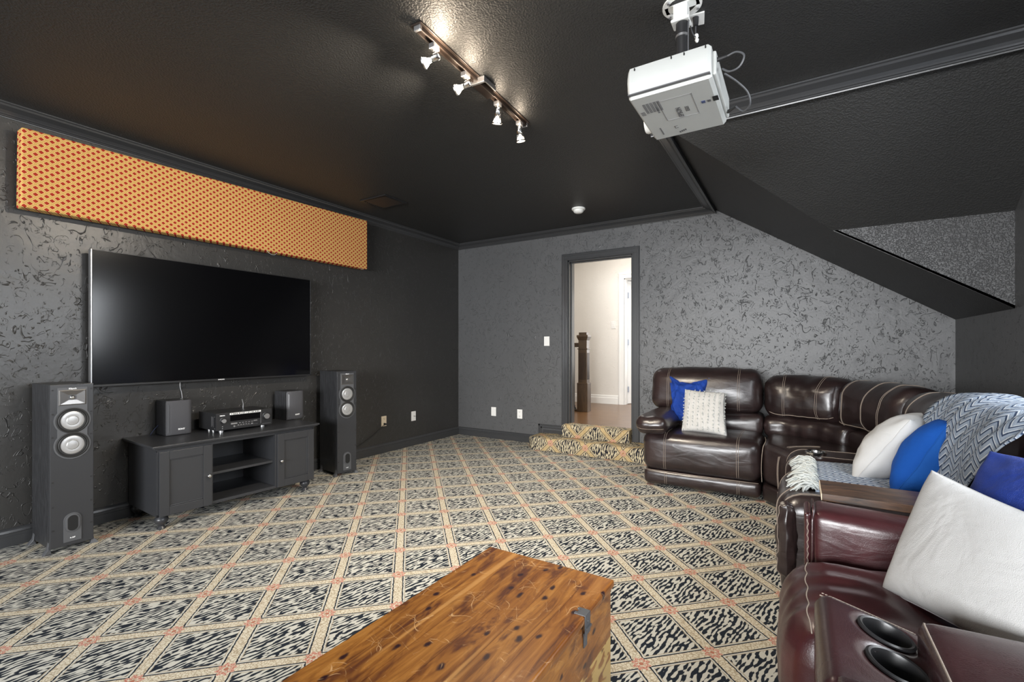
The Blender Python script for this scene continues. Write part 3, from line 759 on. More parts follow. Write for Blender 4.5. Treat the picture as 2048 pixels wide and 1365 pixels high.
for i, (s_, d, lit) in enumerate(heads):
    p = T0+td*s_; d = V(d).normalized()
    ad = build('adapter', tb(MB(), s_-.022, s_+.022, -.017, .017, -.050, -.024), 'silver', t, bevel=.003)
    j = p+V((0, 0, -.088)); mb = MB().cyl(p+V((0, 0, -.05)), j, .006, n=12); build('stem', mb, 'chrome', ad, smooth=False)
    hd = MB().lathe(j-d*.004, d, [(.016, -.022), (.018, -.018), (.018, .014), (.014, .020), (.010, .024)], 24)
    ho = build('lamp_holder', hd, 'chrome', t, auto=35)
    up_ = d.orthogonal().normalized(); e = j+d*.058; mb = MB()
    sd_ = d.cross(V((0, 0, 1))) if abs(d.z) < .9 else V((1, 0, 0)); sd_.normalize()
    mb.cyl(e-d*.003, e+d*.004, .029, n=28, caps=False).cyl(e-d*.003, e+d*.004, .031, n=28, caps=False)
    for sg in (-1, 1): mb.cyl(j+sd_*sg*.016, e+sd_*sg*.029, .0015, n=6)
    build('retaining_ring', mb, 'chrome', ho)
    bl = MB().lathe(j+d*.016, d, [(.007, 0), (.012, .012), (.022, .028), (.026, .040), (.024, .043), (.001, .046)], 24)
    build('bulb', bl, 'bulb' if lit else 'bulb_dim', t, smooth=True)
    ld = bpy.data.lights.new('halogen_beam', 'SPOT'); ld.energy = (24, 19, 62, 70)[i]; ld.color = (1, .88, .72); ld.spot_size = math.radians(100 if lit else 128); ld.spot_blend = .8; ld.shadow_soft_size = .02
    lo = bpy.data.objects.new('halogen_beam', ld); COL.objects.link(lo); lo.location = j+d*.075; lo.rotation_euler = d.to_track_quat('-Z', 'Y').to_euler()
    pd = bpy.data.lights.new('halogen_spill', 'POINT'); pd.energy = (2.8, 1.3, .45, .45)[i]; pd.color = (1, .82, .62); pd.shadow_soft_size = .012
    po = bpy.data.objects.new('halogen_spill', pd); COL.objects.link(po); po.location = j-d*.035+V((0, 0, -.0)) if lit else j-d*.03+V((.02, -.02, 0))

# ------------------------------------------------------------------ projector on its ceiling mount
mx, my = -.43, 2.12
t = empty('projector_mount', (mx, my, H-.2), 'white and black ceiling mount that carries the projector', 'projector mount')
mb = MB(); n_ = 40
def ring(mb, c, r0, r1, z0, z1, n=40, a0=0, a1=2*PI):
    for k in range(n):
        t0 = a0+(a1-a0)*k/n; t1 = a0+(a1-a0)*(k+1)/n
        q = [(c[0]+r*math.cos(a), c[1]+r*math.sin(a), z) for z in (z0, z1) for r, a in ((r0, t0), (r1, t0), (r1, t1), (r0, t1))]
        mb.add(q, [(0,3,2,1),(4,5,6,7),(0,1,5,4),(1,2,6,5),(2,3,7,6),(3,0,4,7)])
ring(mb, (mx, my), .058, .082, H-.006, H-.0005); mb.box((mx-.07, my-.022, H-.006), (mx+.07, my+.022, H-.0005))
build('ceiling_ring', mb, 'white_plastic', t)
mb = MB()
for a in (.6, 1.9, 2.6, 4.0, 5.4): mb.cyl((mx+.070*math.cos(a), my+.070*math.sin(a), H-.014), (mx+.070*math.cos(a), my+.070*math.sin(a), H-.006), .007, n=6)
pieces('bolt', mb, 'silver', t)
build('swivel_block', MB().box((mx-.032, my-.030, H-.075), (mx+.026, my+.030, H-.0065)).box((mx-.042, my-.034, H-.082), (mx+.034, my+.034, H-.070)), 'white_plastic', t, bevel=.004)
build('pole', MB().cyl((mx, my, 2.43), (mx, my, H-.08), .026, n=28), 'black_plastic', t, auto=40)
pieces('collar', MB().cyl((mx, my, H-.145), (mx, my, H-.135), .028, n=28).cyl((mx, my, 2.455), (mx, my, 2.462), .0275, n=28), 'silver', t, auto=40)
build('bracket', MB().box((mx-.085, my-.065, 2.4285), (mx+.07, my+.07, 2.440)), 'white_plastic', t, bevel=.003)
# projector body: rounded shell hung upside down, printed underside facing the room
px0, px1, py0, py1, pz0, pz1 = -.618, -.286, 1.935, 2.415, 2.298, 2.427
t = empty('projector', ((px0+px1)/2, (py0+py1)/2, pz0), 'white ceiling projector hanging from its mount, printed underside showing', 'projector')
mb = MB(); prof = [(py0+.012, pz1), (py0+.002, pz1-.03), (py0, pz1-.07), (py0+.006, pz0+.022), (py0+.012, pz0+.014), (py0+.020, pz0+.012), (py0+.024, pz0), (py1-.02, pz0), (py1, pz0+.02), (py1, pz1-.02), (py1-.02, pz1)]
xs = [(px0, .010), (px0+.010, 0), (px1-.012, 0), (px1, .008)]
for x, s_ in xs:
    for y, z in prof: mb.v.append(V((x, y+(s_ if y < (py0+py1)/2 else -s_), z+(s_ if z < (pz0+pz1)/2 else -s_))))
k = len(prof)
for i in range(3):
    for j in range(k): mb.f.append((i*k+j, i*k+(j+1) % k, (i+1)*k+(j+1) % k, (i+1)*k+j))
mb.f += [tuple(range(k)), tuple(range(3*k, 4*k))[::-1]]
body = build('casing', mb, 'proj_white', t, auto=30)
build('seam_groove', MB().box((px0+.004, py0+.002, pz0+.0125), (px1-.004, py0+.0195, pz0+.0165)), 'ink', body)
build('rear_panel', MB().box((px1-.002, py0+.04, pz0+.02), (px1+.014, py1-.03, pz1-.015)), 'proj_white', t, bevel=.006)
build('lens_ring', MB().lathe((px0+.005, py1-.095, pz0+.055), (-1, 0, 0), [(.046, 0), (.046, .022), (.042, .030), (.036, .030), (.033, .012), (.001, .010)], 32, False), 'white_plastic', t, auto=35)
build('lens', MB().lathe((px0-.008, py1-.095, pz0+.055), (-1, 0, 0), [(.032, 0), (.026, .006), (.012, .010), (.001, .011)], 24), 'screen', t, smooth=True)
build('foot', MB().cyl((px0+.06, py0+.05, pz1-.004), (px0+.06, py0+.05, pz1+.012), .016, n=20), 'white_plastic', t, auto=40)
mb = MB(); Zb = pz0-.0004
def dn(x0, x1, y0, y1, mb, h_=.0006): return mb.box((x0, y0, Zb-h_), (x1, y1, Zb+.0002))
hx0, hx1, hy0, hy1 = -.515, -.375, 2.03, 2.22
dn(hx0, hx1, hy0, hy0+.0022, mb); dn(hx0, hx1, hy1-.0022, hy1, mb); dn(hx0, hx0+.0022, hy0, hy1, mb); dn(hx1-.0022, hx1, hy0, hy1, mb)
build('lamp_hatch', mb, 'ink' if False else M['silver'], body)
mb = MB()
for c_ in range(5):
    for k in range(16):
        L = .010+.010*random.random() if c_ else .014; dn(px0+.040+c_*.0150, px0+.040+c_*.0150+.0115, py0+.085+k*.0056+c_*.000, py0+.085+k*.0056+.0022, mb)
for k in range(10): dn(hx0-.018, hx0-.010, hy0+.04+k*.006, hy0+.04+k*.006+.0025, mb)
for k in range(4): dn(px0+.016, px0+.034, py0+.150+k*.009, py0+.150+k*.009+.004, mb)
for k in range(8): dn(px0+.052, px0+.058, 2.275+k*.010, 2.275+k*.010+.007, mb)
for k in range(3): dn(hx1-.047+k*.006, hx1-.044+k*.006, 2.13, 2.175, mb)
dn(-.50, -.485, 2.29, 2.293, mb); dn(-.50, -.497, 2.29, 2.315, mb); dn(-.50, -.485, 2.312, 2.315, mb)
for k in range(4): dn(-.490+k*.009, -.484+k*.009, 2.355-k*.004, 2.372-k*.004, mb)
build('fine_print', mb, 'ink', body)
text('EPSON', .030, (-.448, 2.165, Zb-.0007), (0, -1, 0), (-1, 0, 0), 'ink', body, bold=.0004)
mb = MB(); dn(-.352, -.337, 2.120, 2.140, mb, .001); build('socket', mb, 'blueport', body)
mb = MB(); dn(-.328, -.315, 2.122, 2.140, mb, .001); build('socket', mb, 'ink', body)
mb = MB(); dn(-.306, px1+.002, 2.105, 2.145, mb, .001); build('socket', mb, 'hole', body)
mb = MB()
for x, z in ((px0+.03, pz1-.012), (px0+.18, pz1-.010), (px0+.23, pz1-.012), (px0+.31, pz1-.010)): mb.box((x, py0+.001, z-.006), (x+.004, py0+.014, z+.004))
pieces('screw_hole', mb, 'hole', body)
t = empty('projector_cable', (px1+.05, 2.1, 2.3), 'black and grey cables looping off the back of the projector', 'cable')
def arc(pts, n=40):
    P = [V(p) for p in pts]; out = []
    for i in range(len(P)-1):
        p0 = P[max(i-1, 0)]; p1 = P[i]; p2 = P[i+1]; p3 = P[min(i+2, len(P)-1)]
        for k in range(8):
            t_ = k/8; out.append(.5*((2*p1)+(p2-p0)*t_+(2*p0-5*p1+4*p2-p3)*t_**2+(3*p1-p0-3*p2+p3)*t_**3))
    return out+[P[-1]]
pieces('plug', MB().cyl((px1+.014, 2.0, 2.385), (px1+.05, 2.0, 2.388), .009, .006, n=12).cyl((px1+.014, 2.33, 2.322), (px1+.05, 2.30, 2.325), .008, .005, n=12), 'black_plastic', t)
build('cord', MB().tube(arc([(px1+.05, 2.0, 2.388), (px1+.085, 1.99, 2.388), (px1+.112, 1.98, 2.36), (px1+.095, 1.985, 2.325), (px1+.06, 2.0, 2.325), (px1+.03, 2.03, 2.36)]), .0038, 8)
      .tube(arc([(px1+.035, 2.05, 2.35), (px1+.075, 2.1, 2.33), (px1+.11, 2.15, 2.30), (px1+.115, 2.2, 2.27), (px1+.085, 2.26, 2.275), (px1+.05, 2.30, 2.325)]), .0038, 8), 'grey_plastic', t, smooth=True)
t = empty('ceiling_outlet', (-.40, 2.25, H-.03), 'white ceiling outlet plate behind the projector mount, black plug hanging in it', 'wall outlet')
m4 = Matrix.Translation((-.42, 2.235, 0)) @ Matrix.Rotation(math.radians(10), 4, 'Z')
def rb(a, b): 
    m = MB().box(a, b); m.v = [m4 @ p for p in m.v]; return m
build('cover_plate', rb((-.062, -.042, H-.007), (.062, .042, H-.0005)), 'plate', t, bevel=.002)
pl = build('plug', MB().cyl((-.392, 2.222, H-.045), (-.392, 2.222, H-.0075), .011, .014, 14), 'black_plastic', t)
build('cord', MB().tube(arc([(-.392, 2.222, H-.045), (-.392, 2.222, H-.085), (-.388, 2.215, H-.10), (-.40, 2.20, H-.09), (-.41, 2.165, H-.05), (-.405, 2.15, H-.07), (-.398, 2.09, H-.10), (-.398, 2.085, H-.20), (-.398, 2.085, H-.26)]), .0028, 6), 'grey_plastic', pl, smooth=True)
build('connector', MB().lathe((-.389, 2.218, H-.085), (.1, 0, -1), [(.006, 0), (.009, .004), (.009, .014), (.004, .02), (.009, .026), (.006, .036), (.001, .04)], 12), 'white_plastic', pl)

# ------------------------------------------------------------------ lattice panel and television on the left wall
def quad_slab(x0, x1, pts): # pts: four (y, z)
    return MB().extrude([(x0, y, z) for y, z in pts], (x1-x0, 0, 0))
mb = MB(); pts = [(.846, 2.112), (3.552, 2.122), (3.552, 2.663), (.85, 2.606)]
mb = quad_slab(-4.165, -4.07, pts)
pan = build('fabric_panel', mb, 'lattice', bevel=.012, seg=3, uvs=lambda p, q: (p.y+p.x*.5, p.z))
tag(pan, 'long gold and red lattice fabric panel hung under the crown moulding above the television', 'fabric panel')
mb = MB()
for y in (1.2, 3.2): mb.box((XL+.0005, y, 2.2), (-4.163, y+.06, 2.55))
pieces('hanging_batten', mb, 'trim', pan)
mb = MB().tube(arc([(-4.073, 2.40, 2.125), (-4.068, 2.43, 2.10), (-4.068, 2.47, 2.095), (-4.073, 2.50, 2.118)]), .0015, 5).tube([(-4.072, 3.44, 2.118), (-4.072, 3.5, 2.112)], .0015, 5)
pieces('loose_thread', mb, 'fringe', pan)
tx0, tx1, ty0, ty1, tz0, tz1 = -4.155, -4.105, 1.193, 2.868, .982, 1.917
t = empty('television', (-4.13, (ty0+ty1)/2, tz0), 'large flat television hung on the dark left wall', 'television')
build('cabinet_back', MB().box((tx0, ty0+.002, tz0+.002), (tx1-.004, ty1-.002, tz1-.002)), 'black_plastic', t, bevel=.004)
mb = MB(); x0, x1 = tx1-.012, tx1+.003
mb.box((x0, ty0-.002, tz0-.008), (x1, ty0+.006, tz1+.002)).box((x0, ty1-.006, tz0-.008), (x1, ty1+.002, tz1+.002)).box((x0, ty0, tz1-.003), (x1, ty1, tz1+.002)).box((x0, ty0, tz0-.008), (x1, ty1, tz0+.006))
build('bezel', mb, 'black_plastic', t, bevel=.001)
build('side_strip', MB().box((tx0+.01, ty0-.0035, tz0-.006), (tx1+.0032, ty0-.0021, tz1+.001)).box((tx1-.002, ty0-.0035, tz0-.006), (tx1+.0036, ty0+.0015, tz1+.001)), 'silver', t)
build('screen', MB().box((tx1-.004, ty0+.006, tz0+.006), (tx1, ty1-.006, tz1-.003)), 'screen', t)
build('wall_bracket', MB().box((XL+.0005, 1.7, 1.2), (tx0, 2.3, 1.6)), 'black_plastic', t)
text('SAMSUNG', .011, (tx1+.0035, 2.03, tz0-.002), (0, 1, 0), (0, 0, 1), 'white_ink', t, bold=.0003)
mb = MB().tube(arc([(XL+.006, 1.765, .99), (XL+.006, 1.765, .93), (XL+.008, 1.775, .88), (XL+.010, 1.78, .80), (XL+.012, 1.775, .70), (XL+.03, 1.775, .60)]), .0042, 7)
tag(build('cable_cover', mb, 'silver', smooth=True), 'pale cable hanging from the television down behind the left bookshelf speaker', 'cable')

# ------------------------------------------------------------------ tower speakers
def tower(loc, rz, label):
    """local frame: front face looks along +x, width along y"""
    t = empty('tower_speaker', loc, label, 'speaker', rz, 'tower speakers beside the television')
    W, D, Z0, Z1 = .203, .342, .030, 1.018; Mx = wm(t); fx = D/2; n0 = len
    def L(mb): mb.v = [Mx @ p for p in mb.v]; return mb
    def T3(p): return Mx @ V(p)
    cab = build('enclosure', L(MB().box((-D/2, -W/2, Z0), (fx-.018, W/2, Z1))), 'ash', t, bevel=.002)
    build('front_baffle', L(MB().box((fx-.018, -W/2, Z0), (fx, W/2, Z1))), M['cab'], t, bevel=.003)
    # trim plate silhouette
    mb = MB(); out = []
    R_ = .087; c1, c2 = .795, .645; hw = .070
    for sgn in (1,):
        out.append((hw, .985)); 
    def arcp(cz, a0, a1, n=14): return [(R_*math.cos(a0+(a1-a0)*k/n), cz+R_*math.sin(a0+(a1-a0)*k/n)) for k in range(n+1)]
    ai = math.acos(hw/R_)
    right = [(hw, .998)]+arcp(c1, ai, -ai)+arcp(c2, ai, -PI/2)
    left = [(-y, z) for y, z in reversed(right)]
    poly = right+left[1:]
    mb.extrude([(fx+.0002, y, z) for y, z in poly], (.004, 0, 0)); pl = build('trim_plate', L(mb), 'grey_plastic', t, bevel=.001)
    # horn
    mb = MB(); a = .064; h0, h1 = .890, .984; zc = (h0+h1)/2; f = fx+.0045
    o = [(f, -a, h0), (f, a, h0), (f, a, h1), (f, -a, h1)]; i_ = [(f+.003, -a+.006, h0+.006), (f+.003, a-.006, h0+.006), (f+.003, a-.006, h1-.006), (f+.003, -a+.006, h1-.006)]
    th = [(f-.0005, -.016, zc-.014), (f-.0005, .016, zc-.014), (f-.0005, .016, zc+.014), (f-.0005, -.016, zc+.014)]
    mb.add(o+i_, [(0,1,5,4),(1,2,6,5),(2,3,7,6),(3,0,4,7)])
    build('horn_frame', L(mb), 'horn', t)
    mb = MB(); dp = .0
    i2 = [(f+.003, -a+.006, h0+.006), (f+.003, a-.006, h0+.006), (f+.003, a-.006, h1-.006), (f+.003, -a+.006, h1-.006)]
    mb.add(i2+th, [(0,1,5,4),(1,2,6,5),(2,3,7,6),(3,0,4,7),(4,5,6,7)]); build('horn', L(mb), 'horn', t)
    build('tweeter', L(MB().lathe((f-.0005, 0, zc), (1, 0, 0), [(.013, 0), (.012, .002), (.006, .006), (.001, .007)], 20)), 'chrome', t, smooth=True)
    for cz in (c1, c2):
        w_ = build('woofer', L(MB().lathe((f, 0, cz), (1, 0, 0), [(.078, -.002), (.078, .002), (.072, .004), (.068, .001), (.064, .0045), (.058, .004), (.056, .0005)], 40)), 'rubber', t, auto=30)
        build('cone', L(MB().lathe((f, 0, cz), (1, 0, 0), [(.056, .001), (.050, .0035), (.030, .0015), (.027, .003), (.026, .0045), (.014, .0055), (.001, .006)], 40)), 'spun', w_, auto=30)
    mb = MB()
    for z in (.985, .84, .70, .43, .28, .14):
        for s_ in (-1, 1): mb.cyl(V((fx, s_*.089, z-.0)), V((fx+.003, s_*.089, z)), .0045, n=12)
    pieces('grille_peg', L(mb), 'rubber', t)
    mb = MB(); poly = [(-.042, .052), (.042, .052), (.042, .185)]+[(.042*math.cos(PI*k/12), .185+.042*math.sin(PI*k/12)) for k in range(1, 12)]+[(-.042, .185)]
    mb.extrude([(fx+.0002, y, z) for y, z in poly], (.004, 0, 0)); pp = build('port_plate', L(mb), 'grey_plastic', t, bevel=.001)
    def stad(hw_, z0, z1, x0, x1):
        pl_ = [(hw_*math.cos(PI*k/12), z1+hw_*math.sin(PI*k/12)) for k in range(13)]+[(-hw_*math.cos(PI*k/12), z0-hw_*math.sin(PI*k/12)) for k in range(13)]
        return MB().extrude([(x0, y, z) for y, z in pl_], (x1-x0, 0, 0))
    build('port_rim', L(stad(.034, .145, .185, fx+.004, fx+.010)), 'silver' if False else 'grey_plastic', pp, bevel=.003)
    build('port', L(stad(.024, .142, .188, fx+.010, fx+.0108)), 'hole', pp)
    for sx, sy in ((1, 1), (1, -1), (-1, 1), (-1, -1)):
        bx, by = sx*(D/2-.03), sy*(W/2); mb = MB()
        mb.add([(bx-.012, by-sy*.002, .10-.02), (bx+.012, by-sy*.002, .08), (bx-.018, by+sy*.006, .03), (bx+.018, by+sy*.006, .03), (bx-.02+sx*.008, by+sy*.028, 0.0), (bx+.02+sx*.008, by+sy*.028, 0), (bx-.018, by-sy*.01, 0.0), (bx+.018, by-sy*.01, 0)],
               [(0, 1, 3, 2), (2, 3, 5, 4), (4, 5, 7, 6), (6, 7, 1, 0), (0, 2, 4, 6), (1, 7, 5, 3)])
        build('foot', L(mb), M['grey_plastic'], t, bevel=.002)
    rr = Mx.to_3x3()
    text('Klipsch', .0125, T3((fx+.0048, 0, .991)), rr @ V((0, 1, 0)), (0, 0, 1), 'white_ink', pl, bold=.0003)
    text('R-26F', .010, T3((fx+.0048, 0, .075)), rr @ V((0, 1, 0)), (0, 0, 1), 'white_ink', pp, bold=.0003)
    return t
tower((-3.976, 1.016, 0), 0, 'tall black tower speaker at the far left, its front lit')
tower((-3.925, 3.05, 0), math.radians(-9), 'tall black tower speaker between the media cabinet and the corner')

# ------------------------------------------------------------------ media cabinet
RZ = math.radians(-2.4)
cabt = empty('media_cabinet', (-3.90, 1.99, 0), 'low black media cabinet with two panelled doors and open shelves on bun feet', 'cabinet', RZ)
CM = wm(cabt)
def CL(mb): mb.v = [CM @ p for p in mb.v]; return mb
FX = .262; BX = -.262; W2 = .575; z0, z1 = .098, .548
build('side_panel', CL(MB().box((BX, -W2, z0), (FX-.02, -W2+.02, z1))), 'cab', cabt, bevel=.002)
build('side_panel', CL(MB().box((BX, W2-.02, z0), (FX-.02, W2, z1))), 'cab', cabt, bevel=.002)
build('bottom_panel', CL(MB().box((BX, -W2+.02, z0), (FX-.004, W2-.02, z0+.02))), 'cab', cabt, bevel=.002)
for s_ in (-1, 1): build('partition', CL(MB().box((BX, s_*.242-.010, z0+.02), (FX-.02, s_*.242+.010, z1))), 'cab', cabt)
build('back_panel', CL(MB().box((BX, -W2+.02, z0+.02), (BX+.008, -.10, z1)).box((BX, -.04, z0+.02), (BX+.008, W2-.02, z1))), 'cab', cabt)
build('shelf', CL(MB().box((BX+.01, -.232, .305), (FX-.03, .232, .323))), 'cab', cabt, bevel=.002)
mb = MB().box((FX-.02, -W2, z0), (FX, -W2+.018, z1)).box((FX-.02, W2-.018, z0), (FX, W2, z1)).box((FX-.02, -.252, z0), (FX, -.232, z1)).box((FX-.02, .232, z0), (FX, .252, z1)).box((FX-.02, -W2, z1-.012), (FX, W2, z1)).box((FX-.02, -W2, z0), (FX, W2, z0+.018))
build('face_frame', CL(mb), 'cab', cabt, bevel=.001)
mb = MB()
for (o_, za, zb) in ((.004, .548, .556), (.012, .556, .562), (.026, .562, .570), (.036, .570, .584)): mb.box((BX-.004, -W2-o_, za), (FX+o_, W2+o_, zb))
build('top', CL(mb), 'cab', cabt, bevel=.003)
for s_ in (-1, 1):
    a, b = (-W2+.008, -.244) if s_ < 0 else (.244, W2-.008); y0, y1 = z0+.004, z1-.010; f0, f1 = FX+.0005, FX+.019; st = .058
    mb = MB().box((f0, a, y0), (f1, a+st, y1)).box((f0, b-st, y0), (f1, b, y1)).box((f0, a+st, y0), (f1, b-st, y0+st)).box((f0, a+st, y1-st), (f1, b-st, y1)).box((f0, a+st-.004, y0+st-.004), (f1-.010, b-st+.004, y1-st+.004))
    mb.box((f1-.010, a+st, y0+st), (f1-.005, a+st+.008, y1-st)).box((f1-.010, b-st-.008, y0+st), (f1-.005, b-st, y1-st)).box((f1-.010, a+st, y0+st), (f1-.005, b-st, y0+st+.008)).box((f1-.010, a+st, y1-st-.008), (f1-.005, b-st, y1-st))
    d = build('door', CL(mb), 'cab', cabt, bevel=.0025)
    ky = b-.024 if s_ < 0 else a+.026
    build('knob', CL(MB().lathe((f1, ky, .318), (1, 0, 0), [(.006, 0), (.005, .008), (.012, .014), (.014, .019), (.010, .025), (.001, .027)], 20)), 'chrome', d, smooth=True)
for sx in (-1, 1):
    for sy in (-1, 1):
        p = (sx*(FX-.05)-.01, sy*(W2-.045), 0)
        build('bun_foot', CL(MB().lathe(p, (0, 0, 1), [(.024, 0), (.027, .006), (.020, .016), (.015, .022), (.020, .030), (.036, .046), (.042, .062), (.038, .078), (.026, .088), (.026, .098)], 28)), 'cab', cabt, auto=60)
# things on the cabinet
def bookshelf(y, x, rz, label):
    t = empty('bookshelf_speaker', (x, y, .584), label, 'speaker', rz, 'bookshelf speakers on the media cabinet'); Mx = wm(t)
    def L(mb): mb.v = [Mx @ p for p in mb.v]; return mb
    W, D, Hh = .165, .19, .262
    build('enclosure', L(MB().box((-D, -W/2, .001), (-.03, W/2, Hh))), 'ash', t, bevel=.002)
    build('front_baffle', L(MB().box((-.0295, -W/2, .001), (-.016, W/2, Hh))), 'black_plastic', t, bevel=.002)
    mb = MB(); sec = [(-.0155, -.080), (-.006, -.080), (.006, -.066), (.010, -.045), (.010, .055), (.004, .075), (-.004, .082), (-.0155, .082)]
    vs = []
    rows = [(.004, .0), (.004, .6), (.020, 1), (Hh-.02, 1), (Hh-.001, .7), (Hh, 0)]
    for z, q in rows:
        for x_, y_ in sec: vs.append((min(x_, -.0155+(x_+.0155)*max(q, .02)), y_, z))
    k = len(sec); fs = [(i*k+j, i*k+(j+1) % k, (i+1)*k+(j+1) % k, (i+1)*k+j) for i in range(len(rows)-1) for j in range(k)]+[tuple(range(k)), tuple(range((len(rows)-1)*k, len(rows)*k))]
    mb.add(vs, fs); gr = build('grille', L(mb), 'grille', t, auto=40)
    build('grille_edge', L(MB().extrude([(-.014, -.0815, .014), (.007, -.066, .026), (.007, -.066, Hh-.03), (-.014, -.0815, Hh-.012)], (.002, -.001, 0))), 'grey_plastic', gr)
    text('SONY', .0165, Mx @ V((.0108, .012, .045)), Mx.to_3x3() @ V((0, 1, 0)), (0, 0, 1), 'white_ink', gr, bold=.0005)
    for sx, sy in ((-1, -1), (-1, 1), (1, -1), (1, 1)): pass
    return t
bookshelf(1.672, -4.000+.012, math.radians(-2.4), 'small black bookshelf speaker on the cabinet, left of the receiver')
bookshelf(2.612, -3.962, math.radians(2), 'small black bookshelf speaker on the cabinet, right of the receiver')
RM0 = empty('av_receiver', (-3.925, 2.065, .584), 'black audio receiver with two knobs on the cabinet top', 'receiver', RZ); RM = wm(RM0)
def RL(mb): mb.v = [RM @ p for p in mb.v]; return mb
rw, rd, rh0, rh1 = .217, .30, .018, .152; rf = .135
build('chassis', RL(MB().box((rf-rd, -rw+.003, rh0), (rf-.012, rw-.003, rh1-.002))), 'black_plastic', RM0, bevel=.002)
fp = build('front_panel', RL(MB().box((rf-.012, -rw, rh0), (rf, rw, rh1))), 'black_plastic', RM0, bevel=.002)
mb = MB()
for sx in (-.03, -.235+rf):
    for sy in (-.16, .16): mb.cyl((sx if sx < 0 else sx, sy, 0.0005), (sx, sy, rh0), .018, n=18)
for sy in (-.16, .16): mb.cyl((rf-.045, sy, 0.0005), (rf-.045, sy, rh0), .018, n=18)
pieces('foot', RL(mb), 'silver', RM0)
for sy, r_ in ((-.168, .020), (.165, .026)):
    kb = build('knob', RL(MB().lathe((rf, sy, .092), (1, 0, 0), [(r_+.004, 0), (r_+.004, .002), (r_, .003), (r_-.001, .018), (r_-.004, .021), (.001, .021)], 28)), 'black_plastic', RM0, auto=30)
    build('knob_ring', RL(MB().lathe((rf+.020, sy, .092), (1, 0, 0), [(r_-.004, 0), (r_-.004, .0018), (.001, .0018)], 24)), 'silver', kb)
build('display', RL(MB().box((rf, -.115, .082), (rf+.0015, .118, .128))), 'screen', fp)
build('sticker_strip', RL(MB().box((rf, -.118, .132), (rf+.001, .122, .146))), 'white_plastic', fp)
mb = MB()
for k in range(16):
    y = -.11+k*.0142+random.random()*.004; mb.box((rf+.001, y, .1345), (rf+.0014, y+.004+random.random()*.006, .1435))
build('sticker_icons', RL(mb), 'ink', fp)
mb = MB()
for k in range(5): mb.box((rf, -.050+k*.024, .060), (rf+.003, -.036+k*.024, .065)); mb.box((rf, -.060+k*.020, .044), (rf+.003, -.048+k*.020, .050))
mb.box((rf, .065, .062), (rf+.002, .095, .070)); mb.box((rf, .045, .040), (rf+.002, .060, .050)); mb.box((rf, -.08, .038), (rf+.001, .1, .0395)); mb.box((rf, .1218, .035), (rf+.002, .1235, .145)); mb.box((rf, .135, .030), (rf+.001, .205, .032))
mb.box((rf, -.175, .030), (rf+.001, -.168, .036)).box((rf, -.175, .045), (rf+.001, -.168, .051)).cyl((rf, -.085, .040), (rf+.004, -.085, .040), .007, n=14)
mb.box((rf, -.110, .056), (rf+.003, -.062, .068))
pieces('button', RL(mb), 'silver', fp, bevel=.001)
RR = RM.to_3x3()
text('DENON', .010, RM @ V((rf+.0006, -.172, .132)), RR @ V((0, 1, 0)), (0, 0, 1), 'white_ink', fp, bold=.0004)
mb = MB()
for k in range(3):
    mb.box((rf-.085+k*.014, -rw-.0002+.0022, .045+.01*(k % 2)), (rf-.080+k*.014, -rw+.0032, .125))
mb.cyl((rf-.028, -rw+.003, .035), (rf-.028, -rw, .035), .004, n=10).cyl((rf-.028, -rw+.003, .125), (rf-.028, -rw, .125), .004, n=10)
pieces('side_screw', RL(mb), 'silver', RM0)
an = MB().tube([RM @ V(p) for p in ((-.12, .105, rh1-.004), (-.12, .107, rh1+.03), (-.12, .098, rh1+.07))], .0035, 8)
build('antenna', an, 'silver', RM0)
mb = MB().tube(arc([(-4.14, 1.60, .66), (-4.16, 1.575, .62), (-4.15, 1.55, .589), (-4.12, 1.54, .589)]), .002, 5)
tag(build('speaker_wire', mb, 'blueport', smooth=True), 'thin speaker wire curling out behind the left bookshelf speaker', 'wire')

# ------------------------------------------------------------------ cedar chest
t = empty('cedar_chest', (-.785, .99, 0), 'knotty cedar chest with scratched lid and small metal latch in the foreground', 'chest')
cx0, cx1, cy0, cy1, cz = -1.04, -.53, .44, 1.527, .45
build('lid', MB().box((cx0, cy0, cz-.026), (cx1, cy1, cz)), 'cedar', t, bevel=.007, seg=3)
build('body', MB().box((cx0+.012, cy0+.012, .02), (cx1-.008, cy1-.014, cz-.0265)), 'cedar_side', t, bevel=.003)
build('plinth', MB().box((cx0+.03, cy0+.03, 0.0), (cx1-.03, cy1-.03, .0205)), 'cedar_side', t)
for yl in (1.285,):
    mb = MB().box((cx1+.0002, yl-.019, cz-.058), (cx1+.003, yl+.019, cz+.002)).box((cx1-.024, yl-.019, cz+.0002), (cx1+.003, yl+.019, cz+.0025))
    mb.box((cx1-.034, yl-.019, cz+.0002), (cx1-.022, yl-.007, cz+.0025)).box((cx1-.034, yl+.007, cz+.0002), (cx1-.022, yl+.019, cz+.0025)).box((cx1-.028, yl-.010, cz+.0002), (cx1-.022, yl+.010, cz+.0025))
    l = build('latch', mb, 'grey_plastic', t, bevel=.0008)
    build('catch', MB().box((cx1-.007, yl-.012, cz-.098), (cx1-.004, yl+.012, cz-.055)).box((cx1+.003, yl-.017, cz-.040), (cx1+.0085, yl+.017, cz-.034)).cyl((cx1+.002, yl, cz-.02), (cx1+.005, yl, cz-.02), .004, n=10), 'grey_plastic', l, bevel=.0008)

